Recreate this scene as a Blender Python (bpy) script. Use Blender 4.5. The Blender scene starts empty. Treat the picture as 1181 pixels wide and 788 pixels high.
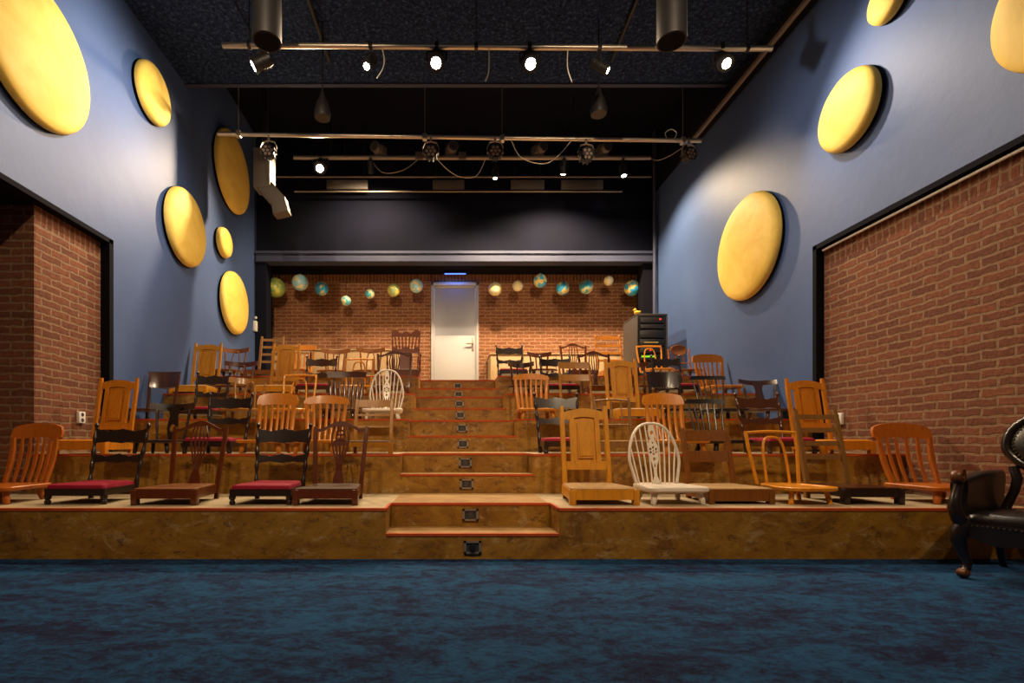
import bpy, bmesh, math, random
from mathutils import Vector, Matrix
PI = math.pi
R = math.radians
random.seed(7)
scene = bpy.context.scene
C = scene.collection

# ------------------------------------------------------------------ camera
cam_d = bpy.data.cameras.new('camera')
cam_d.sensor_width = 36.0
cam_d.lens = 36.0 * 580 / 1181
cam_d.shift_x = (590.5 - 515) / 1181
cam_d.shift_y = (510 - 394) / 1181
cam_d.clip_start = 0.02
cam = bpy.data.objects.new('camera', cam_d)
cam.location = (0, 0, 0.745)
cam.rotation_euler = (PI / 2, 0, 0)
C.objects.link(cam)
scene.camera = cam

# ------------------------------------------------------------------ world, exposure
world = bpy.data.worlds.new('world')
scene.world = world
world.use_nodes = True
world.node_tree.nodes['Background'].inputs[0].default_value = (0.5, 0.6, 0.9, 1)
world.node_tree.nodes['Background'].inputs[1].default_value = 0.02
scene.view_settings.view_transform = 'Standard'
scene.view_settings.look = 'None'
scene.view_settings.gamma = 1
scene.view_settings.use_curve_mapping = False
scene.view_settings.exposure = 0.0
WARM = (1.0, 0.74, 0.47)
SOFT = (1.0, 0.84, 0.68)
COOL = (0.8, 0.88, 1.0)
# power of each group of lamps: on the bar over the floor, on the first bar, on the third bar
P_HOUSE, P_FRONT, P_WALL, P_REAR = 270, 130, 275, 520
P_NICHE = 1050

# ------------------------------------------------------------------ materials
def mat(name, base=(0.5, 0.5, 0.5), rough=0.5, metal=0.0, coat=0.0, spec=None):
    m = bpy.data.materials.new(name)
    m.use_nodes = True
    b = m.node_tree.nodes['Principled BSDF']
    b.inputs['Base Color'].default_value = (*base, 1)
    b.inputs['Roughness'].default_value = rough
    b.inputs['Metallic'].default_value = metal
    if coat:
        b.inputs['Coat Weight'].default_value = coat
        b.inputs['Coat Roughness'].default_value = 0.15
    if spec is not None:
        b.inputs['Specular IOR Level'].default_value = spec
    return m

def N(m, kind, **kw):
    n = m.node_tree.nodes.new(kind)
    for k, v in kw.items():
        if k.startswith('_'):
            n.inputs[k[1:].replace('_', ' ')].default_value = v
        else:
            setattr(n, k, v)
    return n

def L(m, a, b):
    m.node_tree.links.new(a, b)

def ramp(m, fac, stops):
    r = N(m, 'ShaderNodeValToRGB')
    e = r.color_ramp.elements
    while len(e) < len(stops):
        e.new(0.5)
    for el, (p, c) in zip(e, stops):
        el.position = p
        el.color = (*c, 1)
    L(m, fac, r.inputs[0])
    return r.outputs[0]

def coords(m, scale=(1, 1, 1), kind='Object'):
    tc = N(m, 'ShaderNodeTexCoord')
    mp = N(m, 'ShaderNodeMapping')
    mp.inputs['Scale'].default_value = scale
    L(m, tc.outputs[kind], mp.inputs[0])
    return mp.outputs[0]

def noise(m, vec, scale, detail=4, rough=0.55, dist=0.0):
    n = N(m, 'ShaderNodeTexNoise')
    n.inputs['Scale'].default_value = scale
    n.inputs['Detail'].default_value = detail
    n.inputs['Roughness'].default_value = rough
    n.inputs['Distortion'].default_value = dist
    L(m, vec, n.inputs['Vector'])
    return n.outputs['Fac']

def bsdf(m):
    return m.node_tree.nodes['Principled BSDF']

def bump(m, h, strength=0.3, dist=0.01):
    b = N(m, 'ShaderNodeBump')
    b.inputs['Strength'].default_value = strength
    b.inputs['Distance'].default_value = dist
    L(m, h, b.inputs['Height'])
    L(m, b.outputs[0], bsdf(m).inputs['Normal'])

def wood(name, c, rough=0.4, coat=0.16, contrast=0.22):
    """varnished timber with upright grain"""
    m = mat(name, c, rough, coat=coat, spec=0.35)
    g = noise(m, coords(m, (26, 26, 3.2)), 1.6, 5, 0.6, 0.6)
    lo = tuple(x * (1 - contrast) for x in c)
    hi = tuple(min(1, x * (1 + contrast * 0.6)) for x in c)
    L(m, ramp(m, g, [(0.3, lo), (0.52, c), (0.75, hi)]), bsdf(m).inputs['Base Color'])
    bump(m, g, 0.08, 0.004)
    return m

M = {}
M['pine'] = wood('honey_pine', (0.60, 0.25, 0.014))
M['orange'] = wood('orange_pine', (0.53, 0.18, 0.008))
M['amber'] = wood('amber_beech', (0.70, 0.27, 0.014), 0.3, 0.5)
M['redwood'] = wood('red_brown_beech', (0.42, 0.105, 0.006))
M['brown'] = wood('brown_oak', (0.19, 0.062, 0.009))
M['olive'] = wood('grey_brown_oak', (0.21, 0.098, 0.022), 0.5, 0.1)
M['honey'] = wood('honey_brown_oak', (0.34, 0.140, 0.010))
M['mahogany'] = wood('mahogany', (0.105, 0.023, 0.006), 0.3, 0.5)
M['walnut'] = wood('dark_walnut', (0.060, 0.019, 0.008), 0.28, 0.6)
M['dark'] = wood('near_black_oak', (0.022, 0.012, 0.009), 0.33, 0.3)
M['black'] = wood('black_paint', (0.010, 0.009, 0.009), 0.42, 0.15)
M['white'] = mat('cream_white_paint', (0.72, 0.64, 0.53), 0.4, coat=0.2)

def fabric(name, c):
    m = mat(name, c, 0.75)
    bsdf(m).inputs['Specular IOR Level'].default_value = 0.25
    n = noise(m, coords(m, (1, 1, 1)), 160, 2)
    bump(m, n, 0.2, 0.002)
    return m
M['red'] = fabric('crimson_upholstery', (0.25, 0.004, 0.022))
M['tan'] = fabric('brown_leathercloth', (0.075, 0.04, 0.022))

def rush(name, c):
    m = mat(name, c, 0.8)
    w = N(m, 'ShaderNodeTexWave', wave_type='BANDS', bands_direction='Y')
    w.inputs['Scale'].default_value = 45
    w.inputs['Distortion'].default_value = 2.5
    L(m, coords(m), w.inputs['Vector'])
    L(m, ramp(m, w.outputs['Fac'], [(0.1, tuple(x * .6 for x in c)), (0.7, c)]), bsdf(m).inputs['Base Color'])
    bump(m, w.outputs['Fac'], 0.5, 0.004)
    return m
M['rush'] = rush('woven_rush', (0.46, 0.27, 0.10))

def leather():
    m = mat('black_leather', (0.008, 0.007, 0.007), 0.33, coat=0.15)
    v = N(m, 'ShaderNodeTexVoronoi')
    v.inputs['Scale'].default_value = 90
    L(m, coords(m), v.inputs['Vector'])
    bump(m, v.outputs['Distance'], 0.12, 0.003)
    return m
M['leather'] = leather()
M['frame_wood'] = wood('ebonised_wood', (0.014, 0.008, 0.006), 0.28, 0.6)
M['claw'] = wood('worn_brown_wood', (0.13, 0.042, 0.012), 0.35, 0.3)
M['brass'] = mat('dull_brass', (0.45, 0.32, 0.14), 0.35, 1.0)
M['steel'] = mat('galvanised_steel', (0.62, 0.55, 0.46), 0.35, 0.9)
M['dull_steel'] = mat('dull_steel', (0.34, 0.29, 0.24), 0.5, 0.7)
M['blackmetal'] = mat('black_metal', (0.014, 0.013, 0.015), 0.45, 0.2)
M['blackmatte'] = mat('black_matte', (0.006, 0.006, 0.010), 0.9, spec=0.1)
M['plastic'] = mat('white_plastic', (0.75, 0.72, 0.66), 0.4)
M['hole'] = mat('socket_hole', (0.03, 0.03, 0.03), 0.6)
M['duct'] = mat('beige_duct', (0.11, 0.095, 0.08), 0.7)
M['ply'] = wood('pale_plywood', (0.46, 0.31, 0.16), 0.55, 0.05, 0.15)
M['rackgrey'] = mat('rack_face', (0.018, 0.02, 0.026), 0.4)
M['rackside'] = mat('rack_side', (0.06, 0.05, 0.045), 0.5)
M['yellow'] = mat('yellow_rubber', (0.85, 0.52, 0.02), 0.4)
M['beak'] = mat('orange_rubber', (0.8, 0.16, 0.01), 0.4)

def glow(name, c, s):
    m = mat(name, (0, 0, 0), 0.5)
    bsdf(m).inputs['Emission Color'].default_value = (*c, 1)
    bsdf(m).inputs['Emission Strength'].default_value = s
    return m
M['lamp'] = glow('lit_lamp_lens', (1.0, 0.86, 0.66), 60)
M['led_red'] = glow('red_led', (1, 0.03, 0.01), 3)
M['led_blue'] = glow('blue_led', (0.05, 0.12, 1), 5)
M['led_green'] = glow('green_display', (0.35, 0.9, 0.02), 1.0)
M['led_amber'] = glow('amber_display', (0.9, 0.5, 0.08), 0.6)
M['glasslens'] = mat('unlit_lens', (0.28, 0.22, 0.19), 0.12, coat=0.6)

def plaster(name, c, dark, rough=0.55, spec=0.35):
    m = mat(name, c, rough, spec=spec)
    v = coords(m)
    a = noise(m, v, 0.9, 5, 0.6, 0.3)
    L(m, ramp(m, a, [(0.3, dark), (0.6, c)]), bsdf(m).inputs['Base Color'])
    b = noise(m, v, 7, 6, 0.65)
    bump(m, b, 0.22, 0.012)
    return m
M['blue'] = plaster('blue_plaster', (0.062, 0.110, 0.255), (0.050, 0.090, 0.215))
M['navy'] = plaster('navy_black_plaster', (0.005, 0.006, 0.016), (0.003, 0.004, 0.009), 0.85, 0.15)
M['beam'] = plaster('dark_blue_beam', (0.045, 0.055, 0.10), (0.035, 0.04, 0.08))

def ceiling_mat():
    m = mat('black_sprayed_ceiling', (0.02, 0.022, 0.03), 0.9, spec=0.1)
    v = coords(m)
    a = noise(m, v, 26, 8, 0.8)
    L(m, ramp(m, a, [(0.40, (0.008, 0.014, 0.036)), (0.55, (0.026, 0.050, 0.125)), (0.66, (0.12, 0.20, 0.42))]),
      bsdf(m).inputs['Base Color'])
    bump(m, a, 0.8, 0.03)
    return m
M['ceiling'] = ceiling_mat()

def brick_mat(name, plane, upright=False, tone=1.0, c=((0.235, 0.088, 0.046), (0.155, 0.062, 0.038), (0.27, 0.17, 0.10))):
    """hand-made red bricks in raked sandy mortar; plane says which two axes run along the wall"""
    m = mat(name, (0.3, 0.1, 0.05), 0.9, spec=0.2)
    tc = N(m, 'ShaderNodeTexCoord')
    sp = N(m, 'ShaderNodeSeparateXYZ')
    cb = N(m, 'ShaderNodeCombineXYZ')
    L(m, tc.outputs['Object'], sp.inputs[0])
    a, b = sp.outputs[plane[0]], sp.outputs[plane[1]]
    if upright:
        a, b = b, a
    L(m, a, cb.inputs[0]); L(m, b, cb.inputs[1])
    wob = N(m, 'ShaderNodeTexNoise')
    wob.inputs['Scale'].default_value = 9
    wob.inputs['Detail'].default_value = 4
    L(m, tc.outputs['Object'], wob.inputs['Vector'])
    sub = N(m, 'ShaderNodeVectorMath', operation='SUBTRACT')
    sub.inputs[1].default_value = (0.5, 0.5, 0.5)
    L(m, wob.outputs['Color'], sub.inputs[0])
    sc = N(m, 'ShaderNodeVectorMath', operation='SCALE')
    sc.inputs['Scale'].default_value = 0.040
    L(m, sub.outputs[0], sc.inputs[0])
    ad = N(m, 'ShaderNodeVectorMath', operation='ADD')
    L(m, cb.outputs[0], ad.inputs[0]); L(m, sc.outputs[0], ad.inputs[1])
    br = N(m, 'ShaderNodeTexBrick')
    br.offset = 0.0 if upright else 0.5
    br.inputs['Scale'].default_value = 1.0
    br.inputs['Brick Width'].default_value = 0.215
    br.inputs['Row Height'].default_value = 0.066
    br.inputs['Mortar Size'].default_value = 0.011
    br.inputs['Mortar Smooth'].default_value = 0.35
    br.inputs['Bias'].default_value = 0.0
    t = tone
    br.inputs['Color1'].default_value = (*[x * t for x in c[0]], 1)
    br.inputs['Color2'].default_value = (*[x * t for x in c[1]], 1)
    br.inputs['Mortar'].default_value = (*[x * t for x in c[2]], 1)
    L(m, ad.outputs[0], br.inputs['Vector'])
    n2 = noise(m, tc.outputs['Object'], 34, 6, 0.75)
    mx = N(m, 'ShaderNodeMix', data_type='RGBA', blend_type='MULTIPLY')
    mx.inputs['Factor'].default_value = 0.75
    L(m, br.outputs['Color'], mx.inputs['A'])
    L(m, ramp(m, n2, [(0.3, (0.45, 0.42, 0.4)), (0.65, (1.15, 1.1, 1.05))]), mx.inputs['B'])
    L(m, mx.outputs['Result'], bsdf(m).inputs['Base Color'])
    h = N(m, 'ShaderNodeMath', operation='MULTIPLY_ADD')
    h.inputs[1].default_value = -1.0
    L(m, br.outputs['Fac'], h.inputs[0])
    L(m, n2, h.inputs[2])
    bump(m, h.outputs[0], 0.75, 0.012)
    return m
M['brick_side'] = brick_mat('brick_side', ('Y', 'Z'))
M['brick_pier'] = brick_mat('brick_pier', ('X', 'Z'))
M['brick_side_top'] = brick_mat('brick_side_soldier', ('Y', 'Z'), True)
M['brick_back'] = brick_mat('brick_back', ('X', 'Z'), False, 1.0, ((0.30, 0.125, 0.062), (0.22, 0.088, 0.045), (0.40, 0.25, 0.14)))
M['brick_back_top'] = brick_mat('brick_back_soldier', ('X', 'Z'), True, 1.0, ((0.30, 0.125, 0.062), (0.22, 0.088, 0.045), (0.40, 0.25, 0.14)))

def carpet():
    m = mat('mottled_blue_carpet', (0.02, 0.07, 0.16), 0.95, spec=0.1)
    v = coords(m, (1.0, 2.0, 1))
    a = noise(m, v, 2.3, 10, 0.8, 1.0)
    b = noise(m, coords(m, (1, 1.5, 1)), 17, 9, 0.85, 0.6)
    mx = N(m, 'ShaderNodeMath', operation='MULTIPLY_ADD')
    mx.inputs[1].default_value = 0.5
    L(m, a, mx.inputs[0])
    hb = N(m, 'ShaderNodeMath', operation='MULTIPLY')
    hb.inputs[1].default_value = 0.5
    L(m, b, hb.inputs[0]); L(m, hb.outputs[0], mx.inputs[2])
    L(m, ramp(m, mx.outputs[0], [(0.41, (0.008, 0.008, 0.030)), (0.47, (0.011, 0.022, 0.062)),
                                 (0.53, (0.012, 0.058, 0.140)), (0.70, (0.022, 0.098, 0.20))]),
      bsdf(m).inputs['Base Color'])
    f = noise(m, coords(m), 260, 2)
    bump(m, f, 0.5, 0.004)
    return m
M['carpet'] = carpet()

def riser():
    m = mat('varnished_ochre_board', (0.3, 0.14, 0.025), 0.5, coat=0.15)
    v = coords(m, (1, 1, 1.6))
    a = noise(m, v, 2.6, 9, 0.8, 0.8)
    base = ramp(m, a, [(0.33, (0.13, 0.050, 0.005)), (0.48, (0.27, 0.122, 0.008)), (0.66, (0.40, 0.205, 0.020))])
    b = noise(m, coords(m, (1.1, 1.1, 2.2)), 4.5, 10, 0.85, 0.6)
    msk = ramp(m, b, [(0.54, (0, 0, 0)), (0.60, (0.6, 0.6, 0.6))])
    mx = N(m, 'ShaderNodeMix', data_type='RGBA')
    L(m, msk, mx.inputs['Factor'])
    L(m, base, mx.inputs['A'])
    mx.inputs['B'].default_value = (0.46, 0.32, 0.14, 1)
    b2 = noise(m, coords(m, (1, 1, 2)), 9, 9, 0.85, 0.3)
    msk2 = ramp(m, b2, [(0.40, (0.8, 0.8, 0.8)), (0.45, (0, 0, 0))])
    mx2 = N(m, 'ShaderNodeMix', data_type='RGBA')
    L(m, msk2, mx2.inputs['Factor'])
    L(m, mx.outputs['Result'], mx2.inputs['A'])
    mx2.inputs['B'].default_value = (0.09, 0.032, 0.007, 1)
    L(m, mx2.outputs['Result'], bsdf(m).inputs['Base Color'])
    bump(m, a, 0.15, 0.01)
    return m
M['riser'] = riser()

def tread(name, c, d):
    m = mat(name, c, 0.7, spec=0.3)
    a = noise(m, coords(m), 5, 6, 0.7)
    L(m, ramp(m, a, [(0.35, d), (0.6, c)]), bsdf(m).inputs['Base Color'])
    return m
M['tread'] = tread('pale_screed', (0.42, 0.33, 0.20), (0.30, 0.22, 0.12))
M['step'] = tread('worn_brown_step', (0.33, 0.195, 0.065), (0.24, 0.125, 0.035))
M['edge'] = tread('red_edge_paint', (0.50, 0.075, 0.010), (0.38, 0.055, 0.010))

def gold():
    m = mat('gold_dish_paint', (0.85, 0.5, 0.06), 0.62, spec=0.25)
    v = coords(m)
    a = noise(m, v, 2.2, 5, 0.6, 1.0)
    L(m, ramp(m, a, [(0.3, (0.76, 0.50, 0.075)), (0.55, (0.87, 0.62, 0.13)), (0.8, (0.90, 0.69, 0.21))]),
      bsdf(m).inputs['Base Color'])
    return m
M['gold'] = gold()

def globe_mat(name, sea, land, land2, seed):
    sea, land, land2 = [tuple(min(.85, q * 1.5) for q in w) for w in (sea, land, land2)]
    m = mat(name, sea, 0.35, coat=0.3)
    mp = N(m, 'ShaderNodeMapping')
    mp.inputs['Location'].default_value = (seed, seed * 1.7, 0)
    tc = N(m, 'ShaderNodeTexCoord')
    L(m, tc.outputs['Object'], mp.inputs[0])
    a = noise(m, mp.outputs[0], 9, 4, 0.6)
    L(m, ramp(m, a, [(0.0, sea), (0.50, sea), (0.53, land), (0.6, land), (0.68, land2)]), bsdf(m).inputs['Base Color'])
    return m
GM = [globe_mat('globe_green', (0.16, 0.26, 0.08), (0.30, 0.34, 0.06), (0.5, 0.3, 0.05), 1),
      globe_mat('globe_pale_blue', (0.20, 0.42, 0.50), (0.62, 0.50, 0.24), (0.6, 0.3, 0.15), 2),
      globe_mat('globe_blue', (0.03, 0.30, 0.52), (0.55, 0.47, 0.14), (0.5, 0.25, 0.05), 3),
      globe_mat('globe_teal', (0.05, 0.34, 0.42), (0.50, 0.52, 0.26), (0.6, 0.35, 0.1), 4),
      globe_mat('globe_yellow', (0.26, 0.36, 0.16), (0.62, 0.48, 0.08), (0.3, 0.4, 0.1), 5),
      globe_mat('globe_cream', (0.50, 0.52, 0.40), (0.62, 0.47, 0.20), (0.65, 0.5, 0.3), 6)]

# ------------------------------------------------------------------ mesh helpers
class MB:
    def __init__(self):
        self.v, self.f, self.mi = [], [], []
        self.cur = 0
    def add(self, vs, fs):
        o = len(self.v)
        self.v += [tuple(p) for p in vs]
        self.f += [tuple(i + o for i in f) for f in fs]
        self.mi += [self.cur] * len(fs)
        return self
    def box(self, x0, x1, y0, y1, z0, z1, bev=0.0):
        if bev:
            b = min(bev, abs(x1 - x0) * .45, abs(y1 - y0) * .45, abs(z1 - z0) * .45)
            bm = bmesh.new()
            bmesh.ops.create_cube(bm, size=1)
            for q in bm.verts:
                q.co = Vector(((x0 + x1) / 2 + q.co.x * (x1 - x0), (y0 + y1) / 2 + q.co.y * (y1 - y0),
                               (z0 + z1) / 2 + q.co.z * (z1 - z0)))
            bmesh.ops.bevel(bm, geom=bm.edges[:], offset=b, segments=2, affect='EDGES', profile=0.5)
            bm.verts.index_update()
            self.add([q.co[:] for q in bm.verts], [[w.index for w in fa.verts] for fa in bm.faces])
            bm.free()
            return self
        vs = [(x0, y0, z0), (x1, y0, z0), (x1, y1, z0), (x0, y1, z0), (x0, y0, z1), (x1, y0, z1), (x1, y1, z1), (x0, y1, z1)]
        return self.add(vs, [(0, 3, 2, 1), (4, 5, 6, 7), (0, 1, 5, 4), (1, 2, 6, 5), (2, 3, 7, 6), (3, 0, 4, 7)])
    def sweep(self, pts, rad, n=10, side=None, rect=False, closed=False):
        P = [Vector(p) for p in pts]
        k = len(P)
        if not isinstance(rad, (list, tuple)) or (isinstance(rad, tuple) and len(rad) == 2 and k != 2):
            rad = [rad] * k
        elif isinstance(rad, tuple):
            rad = [rad] * k
        rings = []
        prev = None
        for i, p in enumerate(P):
            if closed:
                t = P[(i + 1) % k] - P[i - 1]
            else:
                t = P[min(i + 1, k - 1)] - P[max(i - 1, 0)]
            t.normalize()
            if side is not None:
                s = Vector(side)
            elif prev is not None:
                s = prev
            else:
                s = Vector((1, 0, 0)) if abs(t.x) < 0.8 else Vector((0, 1, 0))
            s = s - t * s.dot(t)
            if s.length < 1e-5:
                s = Vector((0, 0, 1)) - t * t.z
            s.normalize()
            prev = s
            u = t.cross(s)
            r = rad[i]
            rx, ry = r if isinstance(r, (tuple, list)) else (r, r)
            if rect:
                ring = [p + s * (a * rx) + u * (b * ry) for a, b in ((-1, -.75), (-.8, -1), (.8, -1), (1, -.75), (1, .75), (.8, 1), (-.8, 1), (-1, .75))]
            else:
                ring = [p + s * (math.cos(2 * PI * j / n) * rx) + u * (math.sin(2 * PI * j / n) * ry) for j in range(n)]
            rings.append(ring)
        m = len(rings[0])
        vs = [q for ring in rings for q in ring]
        fs = []
        for i in range(k if closed else k - 1):
            a, b = i * m, ((i + 1) % k) * m
            for j in range(m):
                j2 = (j + 1) % m
                fs.append((a + j, a + j2, b + j2, b + j))
        if not closed:
            fs.append(tuple(reversed(range(m))))
            fs.append(tuple(range((k - 1) * m, k * m)))
        return self.add(vs, fs)
    def turned(self, p0, p1, prof, n=10):
        """a lathe-turned stick from p0 to p1; prof = [(t, radius)]"""
        a, b = Vector(p0), Vector(p1)
        return self.sweep([a.lerp(b, t) for t, r in prof], [r for t, r in prof], n)
    def board(self, x0, x1, zt, zb, yf, th, nx=16, nz=2):
        """a curved board: zt(u), zb(u) top and bottom edge, yf(u, z) depth, u = -1..1"""
        vs, fs = [], []
        for s in (-0.5, 0.5):
            for i in range(nx + 1):
                u = -1 + 2 * i / nx
                x = x0 + (x1 - x0) * i / nx
                for j in range(nz + 1):
                    z = zb(u) + (zt(u) - zb(u)) * j / nz
                    vs.append((x, yf(u, z) + s * th, z))
        m = nz + 1
        q = (nx + 1) * m
        for i in range(nx):
            for j in range(nz):
                a = i * m + j
                fs.append((a, a + m, a + m + 1, a + 1))
                fs.append((q + a, q + a + 1, q + a + m + 1, q + a + m))
            a = i * m
            fs.append((a, q + a, q + a + m, a + m))
            a = i * m + nz
            fs.append((a, a + m, q + a + m, q + a))
        for j in range(nz):
            fs.append((j, j + 1, q + j + 1, q + j))
            a = nx * m + j
            fs.append((a, q + a, q + a + 1, a + 1))
        return self.add(vs, fs)
    def stack(self, outline, levels):
        """rings of one outline: levels = [(scale, z)]"""
        n = len(outline)
        cx = sum(p[0] for p in outline) / n
        cy = sum(p[1] for p in outline) / n
        vs, fs = [], []
        for s, z in levels:
            vs += [(cx + (x - cx) * s, cy + (y - cy) * s, z) for x, y in outline]
        for i in range(len(levels) - 1):
            for j in range(n):
                j2 = (j + 1) % n
                fs.append((i * n + j, i * n + j2, (i + 1) * n + j2, (i + 1) * n + j))
        fs.append(tuple(reversed(range(n))))
        fs.append(tuple(range((len(levels) - 1) * n, len(levels) * n)))
        return self.add(vs, fs)
    def ball(self, c, r, n=14, m=8):
        rx, ry, rz = r if isinstance(r, (tuple, list)) else (r, r, r)
        vs = [(c[0], c[1], c[2] - rz)]
        for i in range(1, m):
            a = -PI / 2 + PI * i / m
            for j in range(n):
                b = 2 * PI * j / n
                vs.append((c[0] + rx * math.cos(a) * math.cos(b), c[1] + ry * math.cos(a) * math.sin(b), c[2] + rz * math.sin(a)))
        vs.append((c[0], c[1], c[2] + rz))
        fs = []
        for j in range(n):
            fs.append((0, 1 + (j + 1) % n, 1 + j))
            t = len(vs) - 1
            fs.append((t, t - n + j, t - n + (j + 1) % n))
        for i in range(m - 2):
            for j in range(n):
                a = 1 + i * n
                fs.append((a + j, a + (j + 1) % n, a + n + (j + 1) % n, a + n + j))
        return self.add(vs, fs)
    def warp(self, fn):
        self.v = [tuple(fn(*p)) for p in self.v]
        return self
    def build(self, name, m, parent=None, angle=40):
        me = bpy.data.meshes.new(name)
        me.from_pydata(self.v, [], self.f)
        ms = m if isinstance(m, (list, tuple)) else [m]
        for x in ms:
            me.materials.append(M[x] if isinstance(x, str) else x)
        for p, i in zip(me.polygons, self.mi):
            p.material_index = i
            p.use_smooth = True
        bm = bmesh.new(); bm.from_mesh(me)
        bmesh.ops.recalc_face_normals(bm, faces=bm.faces[:])
        bm.to_mesh(me); bm.free()
        me.set_sharp_from_angle(angle=R(angle))
        o = bpy.data.objects.new(name, me)
        C.objects.link(o)
        if parent is not None:
            o.parent = parent
        return o

def fretwork(loops, th, warp=None):
    """a flat board cut to shape with holes: loops of (x, z), the first is the outline"""
    cu = bpy.data.curves.new('fret', 'CURVE')
    cu.dimensions = '2D'
    cu.fill_mode = 'BOTH'
    cu.extrude = th / 2
    for lp in loops:
        s = cu.splines.new('POLY')
        s.points.add(len(lp) - 1)
        for p, (x, z) in zip(s.points, lp):
            p.co = (x, z, 0, 1)
        s.use_cyclic_u = True
    ob = bpy.data.objects.new('fret', cu)
    me = ob.to_mesh()
    mb = MB()
    vs = [(v.co.x, v.co.z, v.co.y) for v in me.vertices]
    if warp:
        vs = [warp(*v) for v in vs]
    mb.add(vs, [tuple(p.vertices) for p in me.polygons])
    ob.to_mesh_clear()
    bpy.data.objects.remove(ob)
    bpy.data.curves.remove(cu)
    return mb

def ell(cx, cz, rx, rz, n=12):
    return [(cx + rx * math.cos(2 * PI * i / n), cz + rz * math.sin(2 * PI * i / n)) for i in range(n)]

def thing(name, loc=(0, 0, 0), rz=0):
    o = bpy.data.objects.new(name, None)
    o.empty_display_size = 0.1
    C.objects.link(o)
    o.location = loc
    o.rotation_euler = (0, 0, rz)
    return o

def tag(o, label, cat, group=None):
    o['label'] = label
    o['category'] = cat
    if group:
        o['group'] = group
    return o

def struct(o):
    o['kind'] = 'structure'
    return o

def copy_tree(o, parent=None):
    c = o.copy()
    C.objects.link(c)
    if parent is not None:
        c.parent = parent
    for ch in list(KIDS.get(o.name, [])) or [x for x in o.children]:
        copy_tree(ch, c)
    return c
KIDS = {}
# ------------------------------------------------------------------ the room
XL, XR = -3.39, 3.71            # faces of the blue side walls
H = 5.39                        # ceiling over the floor
TZ = [0.0, 0.322, 0.645, 0.977, 1.326, 1.659]       # heights of the five tiers
TY = [0.0, 3.20, 4.14, 5.08, 6.02, 6.96]            # their front edges
SX0, SX1 = -0.385, 0.715        # the stair between them
YB, YN = 8.95, 9.8               # upper back wall, niche back wall
struct(MB().box(-4.5, 4.2, -3.2, 3.2, -0.1, 0).build('floor', 'carpet'))
# left wall: plaster with the brick bay cut out, brick a little behind it
m = MB()
m.box(XL - 0.2, XL, 5.06, YB + 0.1, 0, 6.3)
m.box(XL - 0.2, XL, -3.2, 5.06, 2.76, 6.3)
struct(m.build('wall_left', 'blue'))
m = MB()
m.box(-3.67, -3.46, 4.23, 5.04, 0, 2.57)
m.box(-4.5, -4.3, -3.2, 4.42, 0, 2.57)
m.cur = 1
m.box(-3.67, -3.46, 4.23, 5.04, 2.57, 2.74)
m.box(-4.5, -4.3, -3.2, 4.42, 2.57, 2.74)
struct(MB().box(-4.3, -3.461, 4.22, 4.42, 0, 2.74).build('wall_left_pier', 'brick_pier'))
struct(m.build('wall_left_brick', ['brick_side', 'brick_side_top']))
m = MB()
m.box(-3.46, -3.37, 5.03, 5.09, 0.6, 2.78)
m.box(-4.5, -3.37, -3.2, 5.09, 2.74, 2.785)
struct(m.build('trim_1', 'blackmatte'))
# right wall
m = MB()
m.box(XR, XR + 0.3, 5.06, YB + 0.1, 0, 5.18)
m.box(XR, XR + 0.3, -3.2, 5.06, 2.69, 5.18)
struct(m.build('wall_right', 'blue'))
m = MB()
m.box(3.77, 3.97, -3.2, 5.06, 0, 2.49)
m.cur = 1
m.box(3.77, 3.97, -3.2, 5.06, 2.49, 2.67)
struct(m.build('wall_right_brick', ['brick_side', 'brick_side_top']))
m = MB()
m.box(3.69, 3.79, 5.02, 5.07, 0.6, 2.71)
m.box(3.69, 3.79, -3.2, 5.07, 2.67, 2.715)
struct(m.build('trim_2', 'blackmatte'))
m = MB().sweep([(3.73, -3.0, 2.645), (3.73, 4.98, 2.645)], 0.012, 8)
tag(m.build('blind_rail', 'plastic'), 'long thin white rail under the top edge of the right brick bay', 'rail')
# black header above the right plaster wall and rear wall of the hall
struct(MB().box(XR - 0.02, XR + 0.3, -3.2, YB + 0.1, 5.18, 6.3).build('wall_right_header', 'navy'))
struct(MB().box(-4.5, 4.2, -3.4, -3.2, 0, 6.2).build('wall_rear', 'blue'))
# ceilings: low in front, higher behind the downstand
struct(MB().box(-4.5, 4.2, -3.4, 6.55, H, H + 0.9).build('ceiling', 'ceiling'))
struct(MB().box(-4.5, 4.2, 6.55, 10.2, 6.2, 6.3).build('ceiling_rear', 'navy'))
m = MB()
m.box(XL, XR, 6.50, 6.56, H - 0.02, H + 0.03)
struct(m.build('trim_3', 'beam'))
# back: dark upper wall on a beam, niche under it
struct(MB().box(XL - 0.4, XR + 0.4, YB, YB + 0.2, 4.09, 6.3).build('wall_back_upper', 'navy'))
m = MB()
m.box(XL, XR, YB - 0.08, YB + 0.12, 3.925, 4.09)
m.box(XL, XR, YB - 0.11, YB - 0.08, 4.065, 4.11)
m.box(XL, XR, YB - 0.11, YB - 0.08, 3.925, 3.94)
struct(m.build('trim_4', 'beam'))
struct(MB().box(XL - 0.2, XR + 0.2, YB + 0.1, YN + 0.2, 4.01, 4.12).build('ceiling_niche', 'blackmatte'))
m = MB()
DX0, DX1, DZ1 = -0.30, 0.625, 3.86
m.box(-3.5, DX0, YN, YN + 0.2, 1.6, 3.84)
m.box(DX1, 3.9, YN, YN + 0.2, 1.6, 3.84)
m.cur = 1
m.box(-3.5, 3.9, YN, YN + 0.2, 3.86, 4.03)
m.box(-3.5, DX0, YN, YN + 0.2, 3.84, 3.86)
m.box(DX1, 3.9, YN, YN + 0.2, 3.84, 3.86)
struct(m.build('wall_back', ['brick_back', 'brick_back_top']))
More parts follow.
